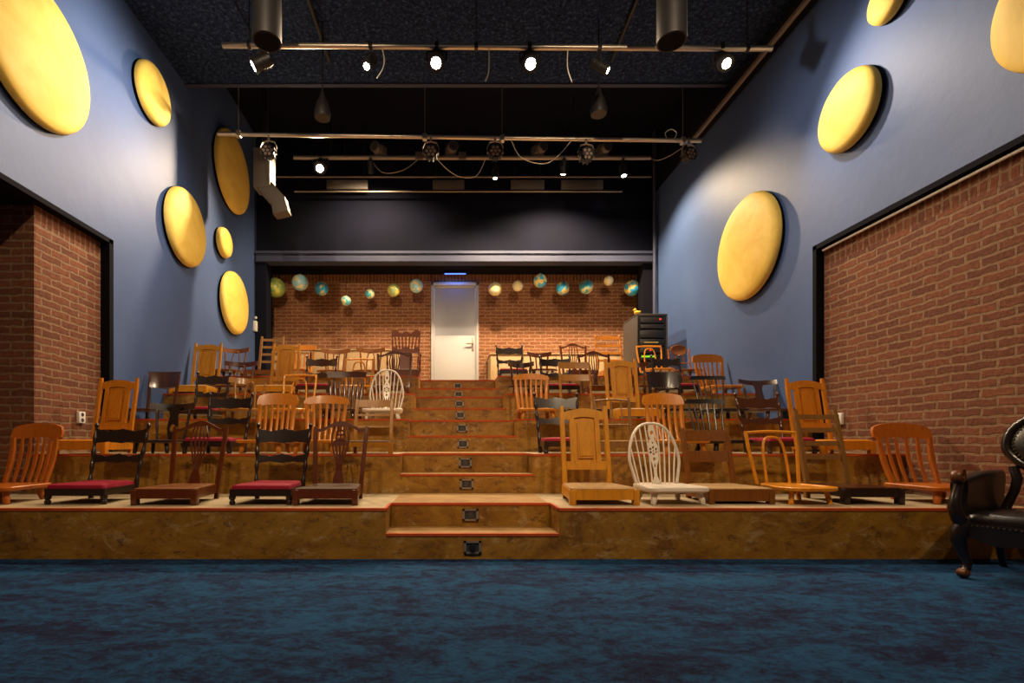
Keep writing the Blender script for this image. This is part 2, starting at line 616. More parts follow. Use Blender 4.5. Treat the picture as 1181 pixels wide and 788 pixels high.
struct(MB().box(XL - .2, XL, YB + 0.1, YN, 1.6, 4.1).build('wall_niche_left', 'navy'))
struct(MB().box(XR, XR + .2, YB + 0.1, YN, 1.6, 4.1).build('wall_niche_right', 'navy'))
struct(MB().box(XL, XL + 0.20, YB - 0.06, YB + 0.2, 1.6, 3.93).build('trim_5', 'navy'))
struct(MB().box(3.50, XR, YB + 0.0, YB + 0.25, 1.6, 3.93).build('trim_6', 'blackmatte'))

# door in the niche
d = thing('door_1', ((DX0 + DX1) / 2, YN, TZ[5]))
struct(d)
W2 = (DX1 - DX0) / 2
door_paint = mat('white_door_paint', (0.43, 0.42, 0.42), 0.35)
m = MB()
m.box(-W2, -W2 + .05, -0.04, 0.1, 0, 2.19, .004)
m.box(W2 - .05, W2, -0.04, 0.1, 0, 2.19, .004)
m.box(-W2, W2, -0.04, 0.1, 2.13, 2.19, .004)
m.build('door_frame', door_paint, d)
m = MB()
m.box(-W2 + .05, W2 - .05, 0.0, 0.04, 0, 1.16, .003)
m.box(-W2 + .05, W2 - .05, 0.0, 0.04, 2.09, 2.13, .003)
m.box(-W2 + .05, -W2 + .075, 0.0, 0.04, 1.16, 2.09)
m.box(W2 - .075, W2 - .05, 0.0, 0.04, 1.16, 2.09)
m.build('door_leaf', door_paint, d)
pane = mat('grey_glazed_panel', (0.20, 0.20, 0.23), 0.3, coat=0.2)
MB().box(-W2 + .075, W2 - .075, 0.012, 0.03, 1.16, 2.09).build('door_pane', pane, d)
m = MB()
m.box(W2 - .135, W2 - .095, -0.012, 0.0, 0.86, 1.12, .004)
m.sweep([(W2 - .115, -0.01, 1.0), (W2 - .115, -0.055, 1.0), (W2 - .125, -0.06, 1.0), (W2 - .25, -0.06, .995)], .014, 8)
h = m.build('door_handle', 'dull_steel', d)
h['label'] = 'steel lever handle on a long plate'

# ------------------------------------------------------------------ tiers and stair
def tier(i, x0, x1):
    y0 = TY[i]
    y1 = TY[i + 1] + 0.01 if i < 5 else YN
    z0, z1 = (0 if i == 1 else TZ[i - 1] - 0.05), TZ[i]
    m = MB()
    n = 0.28 if i < 4 else 0.46
    for a, b, ys in ((x0, SX0, y0), (SX1, x1, y0), (SX0, SX1, y0 + n)):
        m.cur = 0
        m.box(a, b, ys, y1, z0, z1 - 0.012)
        m.cur = 1
        m.box(a, b, ys, y1, z1 - 0.012, z1)
    o = struct(m.build('seating_tier', ['riser', 'tread'] if i < 5 else ['riser', 'tread']))
    e = MB()
    zz = z1 - 0.016
    e.box(x0, SX0 + .004, y0 - 0.004, y0 + 0.022, zz, z1 + 0.002)
    e.box(SX1 - .004, x1, y0 - 0.004, y0 + 0.022, zz, z1 + 0.002)
    e.box(SX0 - 0.014, SX0 + 0.004, y0, y0 + n, zz, z1 + 0.0021)
    e.box(SX1 - 0.004, SX1 + 0.014, y0, y0 + n, zz, z1 + 0.0021)
    e.box(SX0, SX1, y0 + n - 0.004, y0 + n + 0.02, zz, z1 + 0.002)
    e.build('edge_strip', 'edge', o)
    # the half step in the stair
    zm = (TZ[i - 1] + TZ[i]) / 2 - (0.004 if i > 1 else -0.0)
    s = MB()
    s.box(SX0, SX1, y0, y0 + n - 0.001, z0, zm - 0.012)
    s.cur = 1
    s.box(SX0, SX1, y0, y0 + n - 0.001, zm - 0.012, zm)
    so = struct(s.build('stair_step', ['riser', 'step']))
    MB().box(SX0, SX1, y0 - 0.005, y0 + 0.018, zm - 0.015, zm + 0.002).build('edge_strip', 'edge', so)
    # worn brown strip where the stair crosses the tier
    MB().box(SX0 + .01, SX1 - .01, y0 + n + 0.02, (TY[i + 1] if i < 5 else 9.0) - .002, z1, z1 + 0.003).build('landing_mat', 'step', o)
    return [(y0, zm - 0.085), (y0 + n, (zm + z1) / 2 - 0.005)]
risers = []
risers += tier(1, -4.3, 3.77)
risers += tier(2, -3.46, 3.77)
risers += tier(3, XL, XR)
risers += tier(4, XL, XR)
risers += tier(5, XL, XR)
# small recessed step lights, one in every riser
ordinal = ['lowest', 'second', 'third', 'fourth', 'fifth', 'sixth', 'seventh', 'eighth', 'ninth', 'topmost']
for k, (y, z) in enumerate(risers):
    t = thing('step_light', (0.165, y, z + (0.005 if k else -0.0)))
    m = MB()
    for a in ((-.055, -.04, -.04, .04), (.04, .055, -.04, .04), (-.055, .055, .028, .04), (-.055, .055, -.04, -.028)):
        m.box(a[0], a[1], -0.012, 0.0, a[2], a[3])
    m.build('light_frame', 'dull_steel', t)
    MB().box(-.04, .04, -.004, 0.0, -.028, .028).build('light_cover', 'hole', t)
    if k == 0:
        m = MB().sweep([(0, -.006, 0), (0, -.03, 0)], [.022, .018], 12)
        m.build('lamp_socket', 'blackmetal', t)
    else:
        MB().box(-.016, .016, -.009, -0.003, -.022, .022).build('lens', 'rackside', t)
    tag(t, 'small square metal step light in the %s riser of the stair, counting from the floor' % ordinal[k], 'step light', 'step lights up the middle of the stair')

# ------------------------------------------------------------------ gold discs on the walls
def disc(x, y, z, r, label, side):
    o = thing('gold_disc', (x, y, z))
    o.rotation_euler = (0, side * PI / 2, 0)
    n = 48
    m = MB()
    pr = [(1.0, 0.035), (1.0, 0.05), (0.985, 0.075), (0.95, 0.093), (0.85, 0.108), (0.6, 0.122), (0.3, 0.128), (0.08, 0.13)]
    m.stack([(r * math.cos(2 * PI * i / n), r * math.sin(2 * PI * i / n)) for i in range(n)], pr)
    m.build('dish', 'gold', o, 60)
    m = MB()
    m.stack([(r * 1.0 * math.cos(2 * PI * i / n), r * 1.0 * math.sin(2 * PI * i / n)) for i in range(n)],
            [(0.97, 0.0), (1.005, 0.02), (1.005, 0.036)])
    m.build('rim', 'blackmatte', o)
    tag(o, label, 'wall disc', 'gold discs on the walls')
ZC = 0.745
for y, z, r, lb in ((3.87, 2.99, .535, 'huge gold disc high on the left wall, nearest the camera, cut by the picture edge'),
                    (5.38, 3.726, .30, 'small gold disc high on the left wall close under the front ceiling'),
                    (7.39, 3.96, .565, 'tall gold disc on the left wall beside the left end of the lighting bar'),
                    (6.06, 2.58, .45, 'gold disc in the middle of the left wall above the brick bay corner'),
                    (7.09, 2.81, .205, 'smallest gold disc of the left wall, between two bigger ones'),
                    (7.45, 2.055, .455, 'lowest gold disc of the left wall, just above the chairs')):
    disc(XL, y * 1.063, z * 1.063 + ZC, r * 1.063, lb, 1)
for y, z, r, lb in ((5.91, 2.283, .60, 'big gold disc low on the right wall, above the chairs'),
                    (4.42, 2.91, .325, 'gold disc on the right wall up from the corner of the brick bay'),
                    (4.02, 3.54, .165, 'little gold disc at the top edge of the picture on the right wall'),
                    (2.82, 2.6, .43, 'gold disc on the right wall in the top right corner, cut by the picture edge')):
    disc(XR, y * 1.036, z * 1.036 + ZC, r * 1.036, lb, -1)

# ------------------------------------------------------------------ sockets
def socket(loc, rz, label):
    t = thing('wall_socket', loc, rz)
    MB().box(-.042, .042, -.03, 0, -.055, .055, .006).build('cover', 'plastic', t)
    for s in (-1, 1):
        MB().sweep([(0, -.031, s * .026), (0, -.0295, s * .026)], .019, 14).build('outlet', 'hole', t)
    tag(t, label, 'socket')
socket((-3.46, 4.74, .745 + .232), PI / 2, 'white double socket on the left brick bay beside the pine chair')
socket((3.77, 4.81, .745 + .222), -PI / 2, 'white double socket on the right brick bay beside the orange panel chair')
t = thing('wall_switch', (XL, 8.86, .745 + 2.05), PI / 2)
MB().box(-.05, .05, -.05, 0, -.1, .08, .008).build('switch_body', 'plastic', t)
MB().sweep([(0, -.02, .08), (0, -.02, 2.9)], .008, 8).build('cable', 'blackmatte', t)
MB().ball((0, -.03, .14), .025).build('plug', 'plastic', t)
tag(t, 'small white switch box on a cable in the far corner of the left wall', 'switch')
tag(MB().sweep([(3.64, 8.80, 1.66), (3.64, 8.80, 6.2)], .03, 12).build('upright_pipe', 'beam'),
    'dark upright pipe in the far right corner behind the equipment rack', 'pipe')
# ------------------------------------------------------------------ lighting rig
def pipe(name, p0, p1, r, m, label):
    tag(MB().sweep([p0, p1], r, 14).build(name, m), label, 'lighting bar')
pipe('lighting_bar', (-2.27, 5.1, 4.77), (3.30, 5.1, 4.735), .026, 'steel', 'front steel lighting bar, under the low black ceiling')
pipe('lighting_bar', (-3.0, 6.6, 4.79), (3.34, 6.6, 4.70), .026, 'steel', 'long steel lighting bar in front of the disc on the left wall')
pipe('lighting_bar', (-2.40, 7.9, 5.215), (3.20, 7.9, 5.21), .032, 'dull_steel', 'rear lighting bar hung behind the long steel one')
pipe('lighting_bar', (-2.4, 0.3, 4.80), (2.9, 0.3, 4.80), .026, 'steel', 'lighting bar over the carpet in front of the tiers')
for x, y, z0, z1, lb in ((-2.73, 6.6, 4.79, 6.2, 'thin hanging wire at the left end of the long lighting bar'),
                     (-.285, 6.6, 4.75, 6.2, 'thin hanging wire left of the middle of the long lighting bar'),
                     (.73, 6.6, 4.73, 6.2, 'thin hanging wire right of the middle of the long lighting bar'),
                     (3.10, 6.6, 4.70, 6.2, 'thin hanging wire at the right end of the long lighting bar')):
    t = thing('hanger_wire', (x, y, z0))
    MB().sweep([(0, 0, 0), (0, 0, z1 - z0)], .005, 6).build('wire', 'dull_steel', t)
    MB().box(-.03, .03, -.035, .035, -.045, .04, .01).build('clamp', 'steel', t)
    tag(t, lb, 'wire', 'hanger wires of the lighting bar')

for x, y, z0, lb in ((-2.0, 5.1, 4.768, 'left end of the front lighting bar'), (.3, 5.1, 4.753, 'middle of the front lighting bar'), (3.05, 5.1, 4.737, 'right end of the front lighting bar'),
                     (-2.0, 0.3, 4.80, 'left end of the bar over the carpet'), (2.5, 0.3, 4.80, 'right end of the bar over the carpet')):
    t = thing('hanger_rod', (x, y, z0))
    MB().sweep([(0, 0, 0), (0, 0, H - z0)], .005, 6).build('rod', 'blackmetal', t)
    MB().box(-.02, .02, -.03, .03, -.03, .035, .01).build('clamp', 'blackmetal', t)
    tag(t, 'thin black rod holding up the ' + lb, 'rod', 'rods of the front lighting bars')
for x, lb in ((-1.6, 'left'), (2.0, 'right')):
    tag(MB().sweep([(x, 7.9, 5.215), (x, 7.9, 6.2)], .006, 6).build('hanger_rod', 'blackmetal'), 'thin black rod holding up the %s half of the rear lighting bar' % lb, 'rod', 'rods of the rear lighting bar')

def aim(o, target):
    d = Vector(target) - o.location
    o.rotation_euler = d.to_track_quat('-Z', 'Y').to_euler()

def spotlight(x, y, z, drop, target, label, lit=True, power=100, col=WARM, cone=120, r=.055, ln=.2, blend=.6, hue=None):
    """theatre spot: the clamp and yoke hang from the bar, the can points at its target"""
    t = thing('stage_spotlight', (x, y, z))
    m = MB()
    m.box(-.02, .02, -.03, .03, drop - .03, drop + .035, .006)
    m.sweep([(0, 0, r * 1.2), (0, 0, drop)], .008, 8)
    m.build('clamp', 'blackmetal', t)
    dv = (Vector(target) - Vector((x, y, z))).normalized()
    q = dv.to_track_quat('-Z', 'Y').to_matrix()
    def P(m_):
        return m_.warp(lambda a, b, c: q @ Vector((a, b, c)))
    m = MB()
    m.sweep([(0, 0, .5 * ln), (0, 0, .42 * ln), (0, 0, -.3 * ln), (0, 0, -.5 * ln)], [r * .55, r * .85, r * .95, r * 1.08], 18)
    for k in range(4):
        m.sweep([(0, 0, (.3 - k * .12) * ln), (0, 0, (.26 - k * .12) * ln)], r * 1.06, 18)
    P(m).build('can', 'blackmetal', t)
    m = MB()
    m.sweep([(0, 0, -.5 * ln), (0, 0, -.515 * ln)], r * (.62 if lit else .9), 18)
    P(m).build('lens', 'lamp' if lit else 'glasslens', t)
    m = MB()
    m.sweep([(-r * 1.15, 0, 0), (-r * 1.2, 0, .0), (-r * 1.25, .01, r * 1.0), (0, .01, r * 1.4), (r * 1.25, .01, r * 1.0), (r * 1.2, 0, .0), (r * 1.15, 0, 0)], (.004, .012), rect=True)
    yaw = math.atan2(dv.y, dv.x) - PI / 2 if math.hypot(dv.x, dv.y) > .05 else 0
    m.warp(lambda a, b, c: (a * math.cos(yaw) - b * math.sin(yaw), a * math.sin(yaw) + b * math.cos(yaw), c)).build('yoke', 'blackmetal', t)
    if lit and power:
        ld = bpy.data.lights.new('spot_beam', 'SPOT')
        ld.energy = power
        ld.color = col
        ld.spot_size = R(cone)
        ld.spot_blend = blend
        ld.shadow_soft_size = .045
        lo = bpy.data.objects.new('lamp_beam', ld)
        C.objects.link(lo)
        lo.parent = t
        lo.location = dv * (ln * .62)
        lo.rotation_euler = dv.to_track_quat('-Z', 'Y').to_euler()
    tag(t, label, 'spotlight', 'stage spotlights on the lighting bars')
    return t

# first bar
spotlight(-1.87, 5.1, 4.60, .16, (-3.39, 4.9, 3.7), 'black spotlight with a pale front edge, leftmost on the front bar', power=P_WALL, col=SOFT, cone=130, r=.075, blend=1)
spotlight(-.77, 5.1, 4.60, .16, (-2.2, 3.0, 1.2), 'lit spotlight with a small glare, second from the left on the front bar', power=P_FRONT, r=.05, cone=120)
spotlight(-.10, 5.1, 4.61, .15, (-0.4, 0.8, 0.2), 'lit spotlight with the bigger left glare on the front bar, above the stair', power=P_FRONT, r=.08, cone=150)
spotlight(.84, 5.1, 4.60, .15, (0.9, 0.8, 0.2), 'lit spotlight with a big glare on the front bar, right of the stair', power=P_FRONT, r=.08, cone=150)
spotlight(1.55, 5.1, 4.56, .18, (3.7, 4.8, 3.2), 'spotlight turned sideways showing a sliver of light, on the front bar', power=P_WALL * .35, col=SOFT, r=.045, cone=110, blend=1)
spotlight(2.79, 5.1, 4.60, .15, (3.2, 2.2, 1.8), 'lit spotlight at the right end of the front bar near the right wall', power=P_WALL * .6, col=SOFT, r=.07, cone=150)
# third bar
spotlight(-1.97, 7.9, 5.085, .12, (-2.2, 4.5, 1.2), 'brightest spotlight of the rear bar, at its left', power=P_REAR * 1.2, r=.09, cone=125)
spotlight(-1.19, 7.9, 5.074, .12, (-1.4, 9.7, 2.6), 'lit spotlight with a tiny glare on the rear bar, right of the brightest', power=P_REAR * .5, r=.045, cone=150)
spotlight(0.77, 7.9, 4.984, .20, (0.5, 7.6, 1.7), 'lit spotlight hung low under the round lamp in the middle of the rear bar', power=P_REAR, r=.045, cone=160)
spotlight(1.84, 7.9, 5.063, .13, (1.8, 9.0, 2.0), 'lit spotlight on the rear bar, second from the right', power=P_REAR * 1.1, r=.055, cone=140)
spotlight(2.77, 7.9, 5.018, .17, (3.1, 7.4, 2.0), 'lit spotlight at the right end of the rear bar', power=P_REAR * .8, r=.055, cone=140)
# bar over the carpet, out of the picture
for x, tx, lb in ((-1.4, -2.2, 'spotlight at the left of the bar over the carpet'), (-.4, -.7, 'spotlight left of the middle of the bar over the carpet'),
                  (1.0, 1.4, 'spotlight right of the middle of the bar over the carpet'), (2.1, 2.3, 'spotlight at the right of the bar over the carpet')):
    spotlight(x, .3, 4.65, .15, (tx, 4.4, .6 if tx > -2 else 1.0), lb, power=P_HOUSE, r=.07, cone=66 if tx > -2 else 84, blend=1)

for x, tx, lb in ((-.9, -1.9, 'added spotlight aimed at the far niche, on the bar over the carpet, left'), (1.5, 2.1, 'added spotlight aimed at the far niche, on the bar over the carpet, right')):  # two unseen spots added to brighten the globes and the niche
    spotlight(x, .3, 4.65, .15, (tx, 9.6, 2.9), lb, power=P_NICHE, r=.07, cone=34, blend=1)

def par(x, z, label, yaw=0):
    """round LED can with seven lenses, hung from the long bar"""
    t = thing('led_lamp', (x, 6.56, z), yaw)
    r = .085
    m = MB()
    m.sweep([(0, .10, 0), (0, .085, 0), (0, 0, 0), (0, -.02, 0)], [r * .6, r * .9, r, r * 1.05], 22)
    for k in range(10):
        a = 2 * PI * k / 10
        m.sweep([(r * 1.02 * math.cos(a), .09, r * 1.02 * math.sin(a)), (r * 1.04 * math.cos(a), 0, r * 1.04 * math.sin(a))], .008, 6)
    m.build('lamp_body', 'blackmetal', t)
    for k in range(7):
        a = 2 * PI * k / 6
        rr = 0 if k == 6 else r * .6
        m = MB().sweep([(rr * math.cos(a), -.02, rr * math.sin(a)), (rr * math.cos(a), -.026, rr * math.sin(a))], [.021, .017], 12)
        m.build('lens', 'glasslens', t)
    m = MB()
    m.sweep([(-r * 1.2, .03, -.01), (-r * 1.25, .03, .06), (-r * .9, .03, .13), (0, .03, .15), (r * .9, .03, .13), (r * 1.25, .03, .06), (r * 1.2, .03, -.01)], (.004, .016), rect=True, side=(0, 0, 1))
    m.sweep([(0, .03, .15), (0, .03, .22)], .014, 8)
    m.build('bracket', 'dull_steel', t)
    tag(t, label, 'stage lamp', 'round lamps with seven lenses')
par(-2.33, 4.545, 'round seven-lens lamp at the left end of the long bar beside the duct')
par(-.205, 4.535, 'round seven-lens lamp on the long bar left of the stair')
par(.637, 4.54, 'round seven-lens lamp at the middle of the long bar, above a lit spot')
par(1.83, 4.50, 'round seven-lens lamp on the long bar, second from its right end')
par(3.18, 4.505, 'round seven-lens lamp at the right end of the long bar against the wall', .3)

# fresnel heads behind the long bar
def fresnel(x, z, yaw, label, tilt=.3):
    t = thing('fresnel_lamp', (x * 1.12, 7.9, .745 + (z - .745) * 1.125), yaw)
    m = MB()
    m.box(-.08, .08, -.04, .12, -.08, .07, .02)
    m.sweep([(0, -.04, -.005), (0, -.12, -.005)], [.075, .082], 18)
    m.build('lamp_body', 'duct', t)
    MB().sweep([(0, -.12, -.005), (0, -.126, -.005)], .066, 18).build('lens', 'hole', t)
    m = MB().sweep([(-.095, .03, 0), (-.095, .03, .1), (.095, .03, .1), (.095, .03, 0)], (.004, .012), rect=True, side=(0, 0, 1))
    m.sweep([(0, .03, .1), (0, .03, .18)], .01, 6)
    m.build('bracket', 'blackmetal', t)
    tag(t, label, 'stage lamp', 'beige lamp heads on the rear bar')
fresnel(-.95 + .0, 4.83, -.5, 'pale lamp head seen between the two left glares of the rear bar')
fresnel(.07, 4.83, .25, 'pale lamp head hung just left of the middle round lamp')
fresnel(1.30, 4.83, .45, 'pale lamp head right of the middle round lamp')
fresnel(2.20, 4.83, .3, 'pale lamp head near the right end of the rear bar')

# sheet panels and small boxes behind the rear bar
for x0, x1, lb in ((-1.9, -1.25, 'leftmost'), (-.22, .28, 'second'), (1.02, 1.55, 'third'), (1.82, 2.48, 'rightmost')):
    m = MB().box(x0 * 1.08, x1 * 1.08, 8.60, 8.64, 5.08, 5.23, .004)
    o = m.build('batten_panel', 'duct')
    tag(o, '%s of the flat beige panels behind the rear lighting bar' % lb, 'panel', 'beige panels behind the lighting bars')
    t = MB()
    for x in (x0 + .06, x1 - .06):
        t.sweep([(x * 1.08, 8.62, 5.22), (x * 1.08, 8.62, 6.2)], .006, 6)
    t.build('hanger', 'blackmetal', o)
for x, lb in ((-.38, 'small beige junction box on the rear bar left of the round lamp'), (.22, 'small beige junction box on the rear bar above the door')):
    tag(MB().box(x * 1.12 - .06, x * 1.12 + .06, 7.84, 7.875, 5.165, 5.275, .006).build('junction_box', 'duct'), lb, 'junction box')
for x0, x1, z, y, lb in ((-3.1, 3.5, 5.28, 8.6, 'thin upper rail across the back under the dark ceiling'), (-2.6, 3.0, 5.03, 8.6, 'thin lower rail across the back under the beige panels')):
    pipe('thin_rail', (x0, y, z), (x1, y, z), .014, 'dull_steel', lb)

# drooping cables
def cable(pts, m, label, r=.006):
    P = [Vector(p) for p in pts]
    out = []
    for i in range(len(P) - 1):
        a, b = P[i], P[i + 1]
        p0 = P[i - 1] if i else a
        p3 = P[i + 2] if i + 2 < len(P) else b
        for k in range(6):
            u = k / 6
            out.append(0.5 * ((2 * a) + (b - p0) * u + (2 * p0 - 5 * a + 4 * b - p3) * u * u + (3 * a - p0 - 3 * b + p3) * u ** 3))
    out.append(P[-1])
    tag(MB().sweep(out, r, 6).build('loose_cable', m), label, 'cable', 'cables hanging from the rig')
cable([(-.66, 5.1, 4.76), (-.63, 5.08, 4.62), (-.64, 5.05, 4.5), (-.70, 5.05, 4.40)], 'plastic', 'pale cable hanging from the front bar beside the small left glare')
cable([(.43, 5.1, 4.75), (.43, 5.08, 4.6), (.42, 5.05, 4.45), (.39, 5.05, 4.37)], 'plastic', 'thin pale cable end hanging between the two big glares')
cable([(1.23, 5.1, 4.75), (1.22, 5.08, 4.6), (1.22, 5.05, 4.48), (1.26, 5.05, 4.36)], 'plastic', 'pale cable hanging from the front bar right of the big right glare')
cable([(-.17, 7.87, 5.20), (0.02, 7.86, 5.0), (.22, 7.86, 4.89), (.47, 7.86, 4.91), (.62, 7.87, 5.20)], 'plastic', 'pale cable looping below the middle of the rear bar')
cable([(-1.2, 7.87, 5.20), (-1.0, 7.86, 4.96), (-.67, 7.86, 5.0), (-.4, 7.87, 5.21)], 'dull_steel', 'grey cable sagging right of the brightest rear spotlight')
cable([(.85, 6.6, 4.70), (1.0, 6.65, 4.5), (1.35, 6.65, 4.44), (1.65, 6.6, 4.71)], 'dull_steel', 'grey cable sagging between middle and right lamps')
cable([(2.9, 6.6, 4.72), (2.87, 6.6, 4.80), (2.95, 6.6, 4.85), (3.02, 6.6, 4.80), (2.98, 6.6, 4.71)], 'plastic', 'pale cable coil standing on the right end of the long bar')
cable([(-2.25, 4.5, 5.12), (-2.35, 4.5, 5.0), (-2.3, 4.5, 4.9), (-2.15, 4.6, 4.98), (-2.1, 4.7, 5.12)], 'blackmetal', 'black cable looping under the front left ceiling')
cable([(3.18, 7.9, 5.21), (3.3, 7.8, 5.12), (3.5, 7.6, 5.15), (3.7, 7.4, 5.3)], 'dull_steel', 'grey cable running from the rear bar to the right wall')

# black cans and bells under the ceiling
def can(x, y, z, top, r, label, kind='ceiling_downlight'):
    t = thing(kind, (x, y, z))
    n = 28
    m = MB()
    hh = top - z
    m.sweep([(0, 0, 0), (0, 0, .02), (0, 0, hh * .72), (0, 0, hh * .9), (0, 0, hh)], [r, r * 1.01, r * .98, r * .8, r * .5], n)
    m.build('housing', 'blackmetal', t)
    MB().sweep([(0, 0, -.004), (0, 0, .004)], r * .88, n).build('opening', 'blackmatte', t)
    tag(t, label, 'downlight', 'big black ceiling cans')
can(-1.5, 4.2, 4.09, H, .118, 'big black cylinder lamp under the ceiling on the left')
can(1.88, 4.2, 4.09, H, .118, 'big black cylinder lamp under the ceiling on the right')
def bell(x, y, z, top, label):
    t = thing('hanging_bell_lamp', (x, y, z))
    MB().sweep([(0, 0, 0), (0, 0, .06), (0, 0, .16), (0, 0, .24), (0, 0, .3)], [.085, .09, .065, .03, .015], 20).build('bell', 'blackmetal', t)
    MB().sweep([(0, 0, .3), (0, 0, top - z)], .008, 6).build('stem', 'blackmetal', t)
    tag(t, label, 'lamp', 'black bell lamps')
bell(1.68, 5.55, 4.36, H, 'black bell-shaped lamp hanging right of the middle behind the front bar')
bell(-1.37, 5.55, 4.32, H, 'black bell-shaped lamp hanging left behind the front bar')
# beige duct in the far left corner
t = thing('air_duct', (-2.55, 7.2, 4.35))
m = MB()
m.box(-.22, .02, 0, .25, .05, .62, .01)
m.sweep([(-.10, .12, .12), (.12, .12, -.12), (.16, .12, -.3)], (.10, .11), rect=True, side=(0, 1, 0))
m.build('duct_body', 'duct', t)
MB().box(-.13, -.05, .08, .16, .6, 1.85).build('duct_hanger', 'blackmetal', t)
tag(t, 'beige square air duct with an angled bend at the left end of the long bar', 'duct')
# ceiling trunking and beams
tag(MB().box(3.50, 3.69, 1.0, 7.4, 5.13, 5.19, .008).build('cable_trunking', 'blackmatte'), 'long dark trunking along the top of the right wall', 'trunking')
m = MB(); m.box(3.54, 3.58, 1.0, 7.4, 5.09, 5.13); m.build('trunking_rail', 'dull_steel', bpy.data.objects['cable_trunking'])
for x, x2, m_, lb in ((-2.42, -2.2, 'ceiling', 'rough black ceiling conduit near the left wall'), (-1.52, -1.42, 'blackmetal', 'thin black ceiling conduit beside the left can'), (1.95, 2.0, 'blackmetal', 'thin black ceiling conduit beside the right can')):
    tag(MB().sweep([(x, 2.2, H - .03), (x2, 6.1, H - .03)], .022, 8).build('ceiling_conduit', m_), lb, 'conduit')
MB_t = MB().box(-2.5, -2.1, 3.7, 4.3, H - .10, H - .002, .01)
tag(MB_t.build('ceiling_block', 'ply'), 'pale timber block fixed to the ceiling above the left end of the front bar', 'block')

# ------------------------------------------------------------------ globes
gl = [(318, 332, 22, 0, 'large green globe, leftmost of the hanging globes'), (346, 326, 18.5, 1, 'large pale blue globe, second from the left'),
      (371, 333, 15.5, 2, 'bright blue globe third from the left'), (399, 347, 11.5, 3, 'small teal globe hanging lowest on the left'),
      (426.5, 339, 11, 3, 'small dark teal globe left of the yellow-green one'), (454, 335, 14.5, 4, 'yellow-green globe left of the door'),
      (480, 330, 15.5, 1, 'pale blue globe just left of the door'), (571, 333.5, 15.5, 5, 'cream globe just right of the door'),
      (597, 330, 12, 5, 'small cream and yellow globe second right of the door'), (623, 324, 15.5, 2, 'bright blue globe hanging high, third right of the door'),
      (649, 332.5, 15.5, 2, 'blue globe with yellow land, fourth right of the door'), (676, 331, 16, 3, 'blue globe with pale land, fifth right of the door'),
      (702, 324, 11, 5, 'small grey-cream globe near the right end'), (729, 332.5, 17.5, 2, 'big blue globe, rightmost of the hanging globes')]
for i, (px, py, dm, k, lb) in enumerate(gl):
    Y = 9.3
    x, z, r = (px - 515) * Y / 580, .745 + (510 - py) * Y / 580, dm * Y / 580 / 2
    t = thing('hanging_globe', (x, Y, z))
    b = MB().ball((0, 0, 0), r, 26, 16).build('globe_ball', GM[k], t, 180)
    b.rotation_euler = (.3 * (i % 3), .4, i * 1.3)
    MB().sweep([(0, 0, r), (0, 0, 3.99 - z)], .004, 5).build('string', 'blackmatte', t)
    MB().sweep([(0, 0, r - .004), (0, 0, r + .015)], [.02, .012], 10).build('cap', 'steel', t)
    tag(t, lb, 'globe', 'globes hanging in the niche')

# blue lamp over the door
t = thing('blue_lamp', (.165, 9.6, 3.98))
MB().box(-.22, .22, -.03, .03, -.02, .02, .008).build('lamp_body', 'blackmetal', t)
MB().box(-.2, .2, -.02, .02, -.026, -.02).build('lens', 'led_blue', t)
ld = bpy.data.lights.new('blue_glow', 'AREA'); ld.energy = 1.6; ld.color = (.05, .25, 1); ld.shape = 'RECTANGLE'; ld.size = .4; ld.size_y = .04
lo = bpy.data.objects.new('lamp_glow', ld); C.objects.link(lo); lo.parent = t; lo.location = (0, 0, -.03)
tag(t, 'slim blue lamp under the niche ceiling over the white door', 'lamp')

# ------------------------------------------------------------------ equipment rack
t = thing('equipment_rack', (2.95, 7.8, TZ[5]))
m = MB()
m.box(0, .03, 0, .6, 0, 1.07, .008)
m.box(.45, .48, 0, .6, 0, 1.07, .008)
m.box(0, .48, 0, .6, 1.04, 1.08, .008)
m.box(0, .48, 0, .6, 0, .06, .008)
m.box(.02, .46, .1, .59, .05, 1.05)
m.build('case', 'rackside', t)
m = MB()
for k in range(2):
    m.box(.035 + k * .385, .055 + k * .385, -.004, .02, .05, 1.05)
m.build('rack_rail', 'blackmetal', t)
for z0, z1, nm in ((.93, 1.03, 'amplifier'), (.84, .92, 'player'), (.70, .83, 'mixer'), (.58, .69, 'amplifier'), (.46, .57, 'receiver'), (.34, .45, 'processor'), (.2, .33, 'amplifier'), (.08, .19, 'amplifier')):
    u = MB().box(.055, .42, -.008, .1, z0 + .004, z1 - .004, .005).build(nm, 'rackgrey', t)
    q = MB()
    if abs(z0 - .93) < .001:
        q.box(.35, .375, -.011, -.006, .98, 1.0); q.build('power_light', 'led_red', u)
    if abs(z0 - .84) < .001:
        q.box(.06, .39, -.011, -.006, .86, .868); q.build('display', 'rackside', u)
    if abs(z0 - .58) < .001:
        q.box(.11, .33, -.011, -.006, .625, .638); q.build('display', 'led_amber', u)
    if abs(z0 - .46) < .001:
        q.box(.2, .22, -.011, -.006, .50, .515); q.build('power_light', 'led_red', u)
    if abs(z0 - .34) < .001:
        q.box(.07, .27, -.011, -.006, .40, .425); q.build('display', 'led_green', u)
        MB().box(.37, .39, -.011, -.006, .38, .40).build('power_light', 'led_blue', u)
    if abs(z0 - .2) < .001:
        q.box(.15, .17, -.011, -.006, .27, .29); q.build('power_light', 'led_blue', u)
tag(t, 'tall black equipment rack with lit displays in the far right corner', 'rack')
t = thing('rubber_duck', (2.975, 7.86, TZ[5] + 1.08))
m = MB().ball((0, 0, .03), (.05, .035, .03)); m.ball((-.028, 0, .07), .025); m.ball((.045, 0, .045), (.02, .015, .012)); m.build('duck_body', 'yellow', t)
MB().ball((-.056, 0, .066), (.014, .01, .006)).build('beak', 'beak', t)
tag(t, 'little yellow duck on top of the black equipment rack', 'toy duck')

